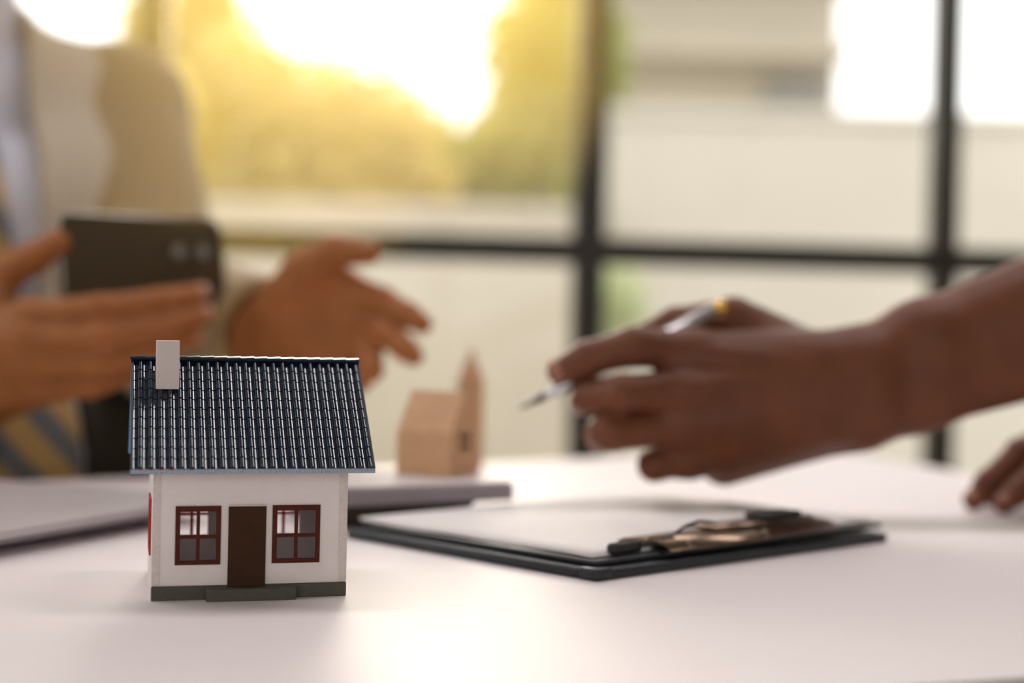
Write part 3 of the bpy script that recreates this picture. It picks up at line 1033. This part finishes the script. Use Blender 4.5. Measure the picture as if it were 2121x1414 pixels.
def head_parts(parent, c, d, l):
    c, d, l = Vector(c), Vector(d), Vector(l)
    for s in (-1, 1):
        e = obj('eye', lathe_bm([(0.0005, -0.0125)] + [(0.0125 * math.sin(PI * k / 10), -0.0125 * math.cos(PI * k / 10)) for k in range(1, 10)] + [(0.0005, 0.0125)], 16), 'eye_white', parent, True)
        e.location = c + d * 0.0735 + l * 0.031 * s + Vector((0, 0, 0.012)) - Vector(parent.location)
        e.rotation_euler = d.to_track_quat('Z', 'Y').to_euler()
        i = obj('iris', lathe_bm([(0.0055, 0.0108), (0.0055, 0.0118), (0.002, 0.0128)], 16), 'iris', e, True)
    cc, dd = np.array(c), np.array(d)
    def fn(P):
        e = sd_cone(P, cc + dd * -0.022 + [0, 0, 0.035], cc + dd * 0.012 + [0, 0, 0.042], 0.092, 0.083)
        cut = ((P - cc) @ dd.astype(np.float32)) - 0.068 + np.maximum(0, 0.075 - (P[..., 2] - cc[2])) * 0.9
        e = np.maximum(e, cut)
        return np.maximum(e, -(P[..., 2] - (cc[2] - 0.05)))
    v = eval_surface(fn, cc - 0.14, cc + 0.16, 0.005)
    link_me(parent, 'hair', [v], 'hair')

def fix_orient(v, f):
    t = v[f]
    n = np.cross(t[:, 1] - t[:, 0], t[:, 2] - t[:, 0]) + np.cross(t[:, 2] - t[:, 0], t[:, 3] - t[:, 0])
    vol = (n * (t.mean(1) - v.mean(0))).sum()
    return (v, f if vol > 0 else f[:, ::-1])

def link_me(parent, name, parts, m):
    """mesh in world coordinates, held by a parent that may stand anywhere (no rotation)"""
    off = np.array(parent.location) if parent is not None else 0
    me = np_mesh(name, [fix_orient(v - off, f) for v, f in parts])
    return obj_me(name, me, m, parent)

mat('nail_dark', (158, 104, 84), rough=0.35)
def nails(parent, tips, m='nail'):
    for p, d, n, r in tips:
        p, d, n = Vector(p), Vector(d).normalized(), Vector(n)
        n = (n - d * n.dot(d)).normalized()
        s = d.cross(n)
        bm = bmesh.new()
        rows = []
        for i in range(5):
            a = -0.9 + 1.8 * i / 4
            rows.append([bm.verts.new(p + d * (t * r) + (n * math.cos(a) + s * math.sin(a)) * r * 1.03) for t in (-0.95, -0.2, 0.45)])
        for i in range(4):
            for j in range(2):
                bm.faces.new([rows[i][j], rows[i + 1][j], rows[i + 1][j + 1], rows[i][j + 1]])
        ext = bmesh.ops.extrude_face_region(bm, geom=bm.faces[:])
        for v in [g for g in ext['geom'] if isinstance(g, bmesh.types.BMVert)]:
            v.co -= n * r * 0.25
        bmesh.ops.recalc_face_normals(bm, faces=bm.faces[:])
        off = Vector(parent.location)
        for v in bm.verts: v.co -= off
        obj('fingernail', bm, m, parent, True)

# ---- the man in the jacket, behind the table at the left
man = empty('person', (-0.42, 1.20, FLOOR))
tag(man, 'seated person in a beige jacket and striped tie holding a phone', 'person')
d1 = np.array([0.45, -0.893, 0.0]); l1 = np.array([0.893, 0.45, 0.0])
hip = np.array([-0.40, 1.20, -0.26]); belly = np.array([-0.42, 1.22, 0.0]); chest = np.array([-0.53, 1.38, 0.20])
shc = np.array([-0.565, 1.42, 0.345]); neck = np.array([-0.565, 1.41, 0.42]); headc = np.array([-0.55, 1.37, 0.585])
shL, shR = shc + l1 * 0.165 + [0, 0, -0.015], shc - l1 * 0.165 + [0, 0, -0.015]
elL, wrL = np.array([-0.318, 1.31, 0.125]), np.array(A(548, 692, 1.13))
elR, wrR = np.array([-0.66, 1.06, 0.06]), np.array(A(-70, 790, 1.03))
def torso(P, g=0.0):
    e = sd_cone(P, hip - l1 * 0.07, hip + l1 * 0.07, 0.13 + g, 0.13 + g)
    e = smin(e, sd_cone(P, belly - l1 * 0.065, belly + l1 * 0.065, 0.115 + g, 0.115 + g), 0.08)
    e = smin(e, sd_cone(P, chest - l1 * 0.085, chest + l1 * 0.085, 0.115 + g, 0.115 + g), 0.09)
    e = smin(e, sd_cone(P, shR, shL, 0.066 + g, 0.066 + g), 0.06)
    e = smin(e, sd_cone(P, shc, neck, 0.085 + g, 0.062 + g), 0.05)
    return e
def centre(P):
    """offset from the torso's mid line at each height: (sideways, forwards)"""
    z = P[..., 2]
    t1 = np.clip((z - belly[2]) / (chest[2] - belly[2]), 0, 1)[..., None]
    t2 = np.clip((z - chest[2]) / (shc[2] - chest[2]), 0, 1)[..., None]
    c = belly[:2] + (chest[:2] - belly[:2]) * t1 + (shc[:2] - chest[:2]) * t2
    q = P[..., :2] - c.astype(np.float32)
    return q @ l1[:2].astype(np.float32), q @ d1[:2].astype(np.float32)
def slot(P):
    """positive inside the open front of the jacket"""
    lat, fr = centre(P)
    z = P[..., 2]
    w = 0.046 + 0.02 * np.clip((z - 0.1) / 0.3, 0, 1) + 0.055 * np.clip((0.09 - z) / 0.06, 0, 1)
    return np.minimum(w - np.abs(lat), fr - 0.0)
def sleeve(P, sh, el, wr, g=0.0):
    e = smin(sd_cone(P, sh, el, 0.070 + g, 0.056 + g), sd_cone(P, el, wr, 0.060 + g, 0.046 + g), 0.03)
    ax = (wr - el) / np.linalg.norm(wr - el)
    e = np.maximum(e, ((P - wr.astype(np.float32)) @ ax.astype(np.float32)) - 0.006)
    return np.maximum(e, -sd_cone(P, wr - ax * 0.04, wr + ax * 0.1, 0.034, 0.034))
def jacket_fn(P):
    e = torso(P)
    e = np.maximum(e, -torso(P, -0.012)) if False else e
    e = np.maximum(e, np.minimum(slot(P), 0.02 - 0.0 * e)) if False else e
    s = slot(P)
    e = np.where(s > -0.02, np.maximum(e, s), e)
    for a in ((shL, elL, wrL), (shR, elR, wrR)):
        e = smin(e, sleeve(P, *a), 0.03)
    e = np.maximum(e, sd_cone(P, neck + [0, 0, 0.01], neck + [0, 0, 0.3], 0.062, 0.062) * -1)
    return np.maximum(e, -0.36 - P[..., 2])
lo, hi = np.array([-0.90, 0.94, -0.40]), np.array([-0.12, 1.70, 0.52])
link_me(man, 'jacket', [eval_surface(jacket_fn, lo, hi, 0.006)], 'jacket')
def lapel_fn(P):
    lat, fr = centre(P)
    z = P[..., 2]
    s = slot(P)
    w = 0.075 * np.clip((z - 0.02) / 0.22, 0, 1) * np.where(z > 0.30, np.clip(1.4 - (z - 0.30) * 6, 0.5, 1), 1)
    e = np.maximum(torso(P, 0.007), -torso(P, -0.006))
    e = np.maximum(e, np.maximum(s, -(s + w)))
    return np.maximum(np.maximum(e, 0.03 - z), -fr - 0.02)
link_me(man, 'lapel', [eval_surface(lapel_fn, lo, hi, 0.004)], 'jacket_lapel_lit')
def shirt_fn(P):
    e = torso(P, -0.016)
    e = smin(e, sd_cone(P, neck + [0, 0, -0.02], neck + [0, 0, 0.025], 0.064, 0.064), 0.01)
    e = np.maximum(e, -sd_cone(P, neck + [0, 0, 0.02], neck + [0, 0, 0.2], 0.056, 0.056))
    for el, wr in ((elL, wrL), (elR, wrR)):
        ax = (wr - el) / np.linalg.norm(wr - el)
        e = np.minimum(e, sd_cone(P, wr - ax * 0.10, wr - ax * 0.040, 0.038, 0.038))
    e = np.maximum(e, P[..., 2] - neck[2] - 0.035)
    return np.maximum(e, -0.10 - P[..., 2])
link_me(man, 'shirt', [eval_surface(shirt_fn, lo, hi, 0.006)], 'shirt_pale')
def tie_fn(P):
    lat, fr = centre(P)
    z = P[..., 2]
    w = 0.034 - 0.018 * np.clip((z - 0.02) / 0.36, 0, 1)
    e = np.maximum(torso(P, -0.006), -torso(P, -0.018))
    e = np.maximum(e, np.abs(lat) - w)
    e = np.minimum(e, sd_cone(P, neck + d1 * 0.055 + [0, 0, -0.02], neck + d1 * 0.058 + [0, 0, 0.01], 0.012, 0.018))
    return np.maximum(np.maximum(e, -fr), np.maximum(-0.06 - z, z - 0.43))
link_me(man, 'tie', [eval_surface(tie_fn, lo, hi, 0.004)], 'tie_stripe')
def lining_fn(P):  # dark shell standing in for the jacket's shadowed dark lining
    lat, fr = centre(P)
    e = np.maximum(torso(P, -0.012), -torso(P, -0.03))
    e = np.maximum(e, 0.036 - np.abs(lat))
    return np.maximum(np.maximum(e, P[..., 2] - 0.085), np.maximum(-0.30 - P[..., 2], -fr))
link_me(man, 'shaded_lining', [eval_surface(lining_fn, lo, hi, 0.005)], 'trousers_dark')
def legs_fn(P, hp=hip, d=d1, l=l1):
    e = None
    for s in (-1, 1):
        h = hp + l * 0.09 * s + [0, 0, -0.05]
        k = h + d * 0.40 + [0, 0, -0.02]
        a = k + d * 0.02 + [0, 0, -0.37]
        g = smin(sd_cone(P, h, k, 0.085, 0.062), sd_cone(P, k, a, 0.060, 0.045), 0.03)
        e = g if e is None else smin(e, g, 0.02)
    return np.maximum(e, (FLOOR + 0.05) - P[..., 2])
def shoes(parent, hp, d, l):
    for s in (-1, 1):
        a = hp + l * 0.09 * s + d * 0.42
        h, t = a.copy(), a + d * 0.16
        h[2] = FLOOR + 0.042; t[2] = FLOOR + 0.034
        fn = lambda P: np.maximum(smin(sd_cone(P, h, t, 0.042, 0.034), sd_cone(P, h, h + [0, 0, 0.05], 0.04, 0.036), 0.02), FLOOR + 0.002 - P[..., 2])
        link_me(parent, 'shoe', [eval_surface(fn, np.minimum(h, t) - 0.07, np.maximum(h, t) + 0.11, 0.006)], 'rubber_black')
link_me(man, 'trousers', [eval_surface(legs_fn, hip + [-0.25, -0.56, -0.52], hip + [0.42, 0.22, 0.10], 0.008)], 'trousers_dark')
shoes(man, hip, d1, l1)

# hand with the phone (his right), fingers across the back of the phone, thumb on top
R_base = [(V(wrR + (0, 0, 0.01)), V(A(60, 655, 1.005)), 0.021, 0.0125), (V(wrR + (0, 0, 0.01)), V(A(52, 705, 0.997)), 0.021, 0.0125),
          (V(wrR + (0, 0, -0.01)), V(A(52, 760, 1.00)), 0.021, 0.012), (V(wrR + (0, 0, -0.012)), V(A(62, 812, 1.008)), 0.020, 0.0115),
          (V(elR + (wrR - elR) * 0.75), V(wrR), 0.030, 0.026), (V(wrR + (0.01, 0.02, 0.01)), V(A(-12, 640, 1.03)), 0.022, 0.017),
          (V(wrR + (0.01, 0.01, -0.012)), V(A(20, 800, 1.02)), 0.020, 0.017)]
R_f = [([(60, 655, 1.005), (205, 640, 0.985), (330, 622, 1.030), (412, 608, 1.072)], (0.0112, 0.0102, 0.0092, 0.0080)),
       ([(52, 705, 0.997), (212, 698, 0.980), (345, 672, 1.030), (422, 652, 1.070)], (0.0115, 0.0106, 0.0094, 0.0082)),
       ([(52, 760, 1.00), (205, 752, 0.985), (325, 722, 1.030), (402, 700, 1.066)], (0.0112, 0.0102, 0.0090, 0.0078)),
       ([(62, 812, 1.008), (188, 798, 0.998), (280, 770, 1.028), (345, 746, 1.050)], (0.0102, 0.0090, 0.0080, 0.0070)),
       ([(-20, 650, 1.03), (2, 570, 1.045), (62, 538, 1.030), (118, 503, 1.018)], (0.0165, 0.0135, 0.0120, 0.0095))]
Rch = [chain([A(*p) for p in ps], rs) for ps, rs in R_f]
hand_phone = limb_field(R_base, Rch, 0.016, 0.009)
# gesturing hand (his left), palm towards the camera, thumb up
L_base = [(V(wrL), V(A(712, 592, 1.092)), 0.022, 0.0125), (V(wrL), V(A(732, 642, 1.085)), 0.022, 0.013),
          (V(wrL + (0, 0, -0.008)), V(A(728, 690, 1.087)), 0.022, 0.0125), (V(wrL + (0, 0, -0.012)), V(A(700, 730, 1.095)), 0.021, 0.012),
          (V(elL + (wrL - elL) * 0.75), V(wrL), 0.030, 0.027), (V(A(585, 640, 1.105)), V(A(640, 560, 1.085)), 0.022, 0.016),
          (V(A(580, 700, 1.11)), V(A(680, 720, 1.085)), 0.020, 0.015)]
L_f = [([(712, 592, 1.092), (790, 622, 1.070), (845, 652, 1.055), (874, 671, 1.048)], (0.0122, 0.0108, 0.0094, 0.0080)),
       ([(732, 642, 1.085), (800, 690, 1.058), (838, 722, 1.045), (856, 737, 1.040)], (0.0122, 0.0106, 0.0092, 0.0080)),
       ([(728, 690, 1.087), (765, 735, 1.060), (770, 765, 1.045), (758, 778, 1.043)], (0.0115, 0.0100, 0.0088, 0.0078)),
       ([(700, 730, 1.095), (728, 765, 1.078), (742, 785, 1.068), (748, 798, 1.066)], (0.0105, 0.0090, 0.0078, 0.0068)),
       ([(590, 640, 1.105), (628, 562, 1.092), (694, 520, 1.076), (764, 524, 1.066)], (0.020, 0.0150, 0.0125, 0.0095))]
Lch = [chain([A(*p) for p in ps], rs) for ps, rs in L_f]
hand_open = limb_field(L_base, Lch, 0.016, 0.009)
def trunk1(P):
    e = torso(P, -0.040)
    for sh, el, wr in ((shL, elL, wrL), (shR, elR, wrR)):
        e = smin(e, smin(sd_cone(P, sh, el, 0.048, 0.040), sd_cone(P, el, wr, 0.038, 0.028), 0.02), 0.03)
    return np.maximum(e, -0.10 - P[..., 2])
body = link_me(man, 'body', [whole_body([(trunk1, np.array([-0.82, 0.98, -0.12]), np.array([-0.16, 1.62, 0.50])), hand_phone, hand_open, head_field(headc, d1, l1, neck + [0, 0, -0.05])], 0.0023)], 'skin_tan')
head_parts(man, headc, d1, l1)
cam_dir = Vector((0, -1, 0.1))
nails(man, [(c[-1][0], c[-1][0] - c[-2][0], (0.1, -1, 0.2), c[-1][1]) for c in Rch[:4]])
nails(man, [(Rch[4][-1][0], Rch[4][-1][0] - Rch[4][-2][0], (0, -0.3, 1), Rch[4][-1][1]), (Lch[4][-1][0], Lch[4][-1][0] - Lch[4][-2][0], (0, 0.4, 1), Lch[4][-1][1])])

# ---- the person with the pen, at the right
lady = empty('person', (0.74, 1.02, FLOOR))
tag(lady, 'person with bare forearms holding a silver pen over the clipboard', 'person')
d2 = np.array([-1.0, 0.0, 0.0]); l2 = np.array([0.0, -1.0, 0.0])
hip2 = np.array([0.80, 1.02, -0.26]); belly2 = np.array([0.79, 1.02, 0.0]); chest2 = np.array([0.77, 1.02, 0.20])
shc2 = np.array([0.75, 1.02, 0.335]); neck2 = np.array([0.745, 1.02, 0.40]); headc2 = np.array([0.72, 1.02, 0.57])
sL2, sR2 = shc2 + l2 * 0.155, shc2 - l2 * 0.155
eL2, eR2 = np.array([0.470, 0.905, 0.170]), np.array([0.62, 1.12, 0.075])
wL2 = np.array(A(1775, 795, 0.862)); wR2 = np.array(A(2390, 930, 0.985))
def torso2(P, g=0.0):
    e = sd_cone(P, hip2 - l2 * 0.07, hip2 + l2 * 0.07, 0.125 + g, 0.125 + g)
    e = smin(e, sd_cone(P, belly2 - l2 * 0.05, belly2 + l2 * 0.05, 0.10 + g, 0.10 + g), 0.08)
    e = smin(e, sd_cone(P, chest2 - l2 * 0.075, chest2 + l2 * 0.075, 0.108 + g, 0.108 + g), 0.09)
    e = smin(e, sd_cone(P, sR2, sL2, 0.060 + g, 0.060 + g), 0.06)
    return smin(e, sd_cone(P, shc2, neck2, 0.07 + g, 0.058 + g), 0.05)
def shirt2_fn(P):
    e = torso2(P)
    for sh, el in ((sL2, eL2), (sR2, eR2)):
        m = sh + (el - sh) * 0.5
        ax = (el - sh) / np.linalg.norm(el - sh)
        g = np.maximum(sd_cone(P, sh, sh + (el - sh) * 0.7, 0.064, 0.056), ((P - m.astype(np.float32)) @ ax.astype(np.float32)))
        e = smin(e, g, 0.03)
    e = np.maximum(e, -sd_cone(P, neck2 + [0, 0, 0.0], neck2 + [0, 0, 0.3], 0.060, 0.060))
    return np.maximum(e, -0.36 - P[..., 2])
link_me(lady, 'shirt', [eval_surface(shirt2_fn, np.array([0.45, 0.72, -0.40]), np.array([1.02, 1.32, 0.50]), 0.006)], 'tshirt')
link_me(lady, 'trousers', [eval_surface(lambda P: legs_fn(P, hip2, d2, l2), hip2 + [-0.56, -0.26, -0.52], hip2 + [0.22, 0.26, 0.10], 0.008)], 'trousers_dark')
shoes(lady, hip2, d2, l2)
# hand with the pen (left hand, back of the hand to the camera, thumb on top behind the pen)
P_base = [(V(A(1770, 755, 0.862)), V(A(1440, 730, 0.840)), 0.0215, 0.0130), (V(A(1765, 785, 0.858)), V(A(1405, 808, 0.828)), 0.0215, 0.0130),
          (V(A(1765, 825, 0.858)), V(A(1408, 882, 0.833)), 0.0215, 0.0122), (V(A(1765, 850, 0.864)), V(A(1430, 950, 0.846)), 0.0205, 0.0112),
          (V(A(1720, 775, 0.880)), V(A(1560, 690, 0.880)), 0.020, 0.0150), (V(A(1700, 880, 0.878)), V(A(1500, 950, 0.868)), 0.020, 0.0165),
          (V(A(1790, 760, 0.865)), V(A(1900, 712, 0.872)), 0.0225, 0.0240), (V(A(1790, 850, 0.865)), V(A(1900, 806, 0.872)), 0.0225, 0.0240),
          (V(A(1900, 712, 0.872)), V(eL2 + (0, 0, 0.012)), 0.0240, 0.044), (V(A(1900, 806, 0.872)), V(eL2 + (0, 0, -0.012)), 0.0240, 0.044),
          (V(A(1930, 690, 0.868)), V(A(1945, 684, 0.868)), 0.0150, 0.0130),
          (V(eL2), V(sL2), 0.046, 0.055)]
P_f = [([(1440, 730, 0.840), (1312, 718, 0.825), (1218, 742, 0.830), (1162, 768, 0.836)], (0.0125, 0.0114, 0.0100, 0.0086)),
       ([(1405, 808, 0.828), (1290, 814, 0.813), (1222, 822, 0.828), (1208, 832, 0.842)], (0.0120, 0.0104, 0.0096, 0.0086)),
       ([(1408, 882, 0.833), (1262, 895, 0.818), (1244, 900, 0.842), (1262, 902, 0.858)], (0.0118, 0.0106, 0.0098, 0.0084)),
       ([(1430, 950, 0.846), (1356, 962, 0.838), (1352, 966, 0.858), (1380, 966, 0.872)], (0.0104, 0.0095, 0.0085, 0.0075)),
       ([(1640, 735, 0.882), (1520, 656, 0.880), (1395, 672, 0.876), (1262, 738, 0.866)], (0.0170, 0.0120, 0.0105, 0.0085))]
P_f += [([(1408, 806, 0.8165), (1560, 800, 0.8275), (1700, 792, 0.8375)], (0.0036, 0.0030, 0.0024)),
        ([(1440, 728, 0.8285), (1570, 745, 0.833), (1700, 765, 0.841)], (0.0036, 0.0030, 0.0024)),
        ([(1410, 882, 0.822), (1560, 862, 0.830), (1700, 838, 0.838)], (0.0036, 0.0030, 0.0024)),
        ([(1640, 905, 0.843), (1740, 900, 0.8415), (1830, 850, 0.846)], (0.0028, 0.0028, 0.0020))]
Pch = [chain([A(*p) for p in ps], rs) for ps, rs in P_f]
arm_pen = limb_field(P_base, Pch, 0.014, 0.008)
# hand resting its fingertips on the table
def tip_on_table(ps, rs):
    q = [Vector(A(*p)) for p in ps]
    q[-1].z = rs[-1] + 0.0002
    return chain(q, rs)
T_f = [([(2262, 925, 0.930), (2166, 962, 0.920), (2108, 1018, 0.912), (2080, 1052, 0.908)], (0.0105, 0.0092, 0.0080, 0.0068)),
       ([(2235, 902, 0.955), (2112, 936, 0.940), (2046, 998, 0.930), (2016, 1044, 0.925)], (0.0108, 0.0094, 0.0082, 0.0070)),
       ([(2250, 895, 0.978), (2140, 922, 0.968), (2078, 975, 0.958), (2050, 1020, 0.953)], (0.0102, 0.0090, 0.0080, 0.0068)),
       ([(2280, 898, 1.000), (2200, 915, 0.992), (2150, 955, 0.985), (2128, 1000, 0.980)], (0.0092, 0.0082, 0.0072, 0.0062)),
       ([(2390, 945, 0.955), (2300, 985, 0.920), (2240, 1020, 0.900), (2195, 1052, 0.895)], (0.0150, 0.0120, 0.0105, 0.0085))]
Tch = [tip_on_table(*c) for c in T_f]
T_base = [(V(wR2), c[0][0], 0.021, c[0][1] + 0.001) for c in Tch[:4]] + [(V(wR2), V(wR2 + (eR2 - wR2) * 0.3), 0.024, 0.026), (V(wR2 + (eR2 - wR2) * 0.3), V(eR2), 0.028, 0.042), (V(eR2), V(sR2), 0.044, 0.052), (V(wR2), Tch[4][0][0], 0.02, 0.016)]
arm_rest = limb_field(T_base, Tch, 0.014, 0.008)
def trunk2(P):
    return np.maximum(torso2(P, -0.015), 0.0 - P[..., 2])
link_me(lady, 'body', [whole_body([(trunk2, np.array([0.55, 0.76, -0.02]), np.array([0.98, 1.28, 0.48])), arm_pen, arm_rest, head_field(headc2, d2, l2, neck2 + [0, 0, -0.05])], 0.0023)], 'skin_brown')
head_parts(lady, headc2, d2, l2)
nails(lady, [(c[-1][0], c[-1][0] - c[-2][0], (-0.3, -0.3, 1), c[-1][1]) for c in Tch], 'nail_dark')
nails(lady, [(Pch[0][-1][0], Pch[0][-1][0] - Pch[0][-2][0], (-0.2, -1, 0.4), Pch[0][-1][1])], 'nail_dark')

# pen
p0, p1 = A(1075, 846, 0.834), A(1502, 633, 0.858)
pd = (p1 - p0)
pn = empty('pen', p0)
tag(pn, 'slim silver pen with a gold end held in the hand above the clipboard', 'pen')
pn.rotation_euler = pd.to_track_quat('Z', 'Y').to_euler()
PL = pd.length
obj('barrel', lathe_bm([(0.0030, 0.016), (0.0042, 0.030), (0.0046, 0.060), (0.0046, PL - 0.007)], 20), 'pen_silver', pn, True)
obj('nib_cone', lathe_bm([(0.0006, 0.0), (0.0011, 0.003), (0.0030, 0.016)], 16), 'pen_nib', pn, True)
obj('end_cap', lathe_bm([(0.0047, PL - 0.007), (0.0047, PL - 0.002), (0.0040, PL), (0.0010, PL + 0.0006)], 20), 'pen_gold', pn, True)

# chairs under the two people
def chair(loc, d, label):
    t = empty('office_chair', (loc[0], loc[1], FLOOR), math.atan2(d[1], d[0]))
    tag(t, label, 'chair')
    obj('seat', box_bm(-0.24, 0.24, -0.24, 0.24, 0.300, 0.350, 0.02), 'chair_fabric', t)
    obj('backrest', box_bm(-0.31, -0.27, -0.22, 0.22, 0.46, 0.86, 0.015), 'chair_fabric', t)
    for y in (-0.2, 0.2):
        obj('back_post', tube_bm([(-0.22, y, 0.305), (-0.28, y, 0.42), (-0.29, y, 0.80)], 0.012, 8), 'dark_metal', t, True)
        for x in (-0.2, 0.2):
            obj('leg', tube_bm([(x * 1.1, y * 1.1, 0), (x, y, 0.305)], 0.013, 10), 'dark_metal', t, True)
chair(hip - d1 * 0.03, d1, 'dark office chair under the person in the beige jacket')
chair(hip2 - d2 * 0.03, d2, 'dark office chair under the person holding the pen')

# ------------------------------------------------------------------ haze volume added for a warm sun glare before the window
hm = bpy.data.materials.new('haze')
hm.use_nodes = True
hn = hm.node_tree.nodes
hn.clear()
ho = hn.new('ShaderNodeOutputMaterial')
hv = hn.new('ShaderNodeVolumeScatter')
hv.inputs['Color'].default_value = (1.0, 0.68, 0.18, 1)
hv.inputs['Density'].default_value = 0.19
hv.inputs['Anisotropy'].default_value = 0.84
hm.node_tree.links.new(hv.outputs[0], ho.inputs['Volume'])
MATS['haze'] = hm
bm = bmesh.new()
hp = [(-1.75, 0.10), (-0.30, 0.10), (-0.12, 0.28), (0.078, 0.28), (0.078, CEIL - 0.07), (-1.75, CEIL - 0.07)]
f = [bm.verts.new((x, 1.0, z)) for x, z in hp]
g = [bm.verts.new((x, 2.2, z)) for x, z in hp]
bm.faces.new(f); bm.faces.new(g[::-1])
for i in range(len(hp)):
    bm.faces.new([f[i], g[i], g[(i + 1) % len(hp)], f[(i + 1) % len(hp)]])
bmesh.ops.recalc_face_normals(bm, faces=bm.faces[:])
hz = obj('haze', bm, 'haze')
tag(hz, 'added haze volume giving a warm sun glare in front of the window', 'haze', kind='stuff')
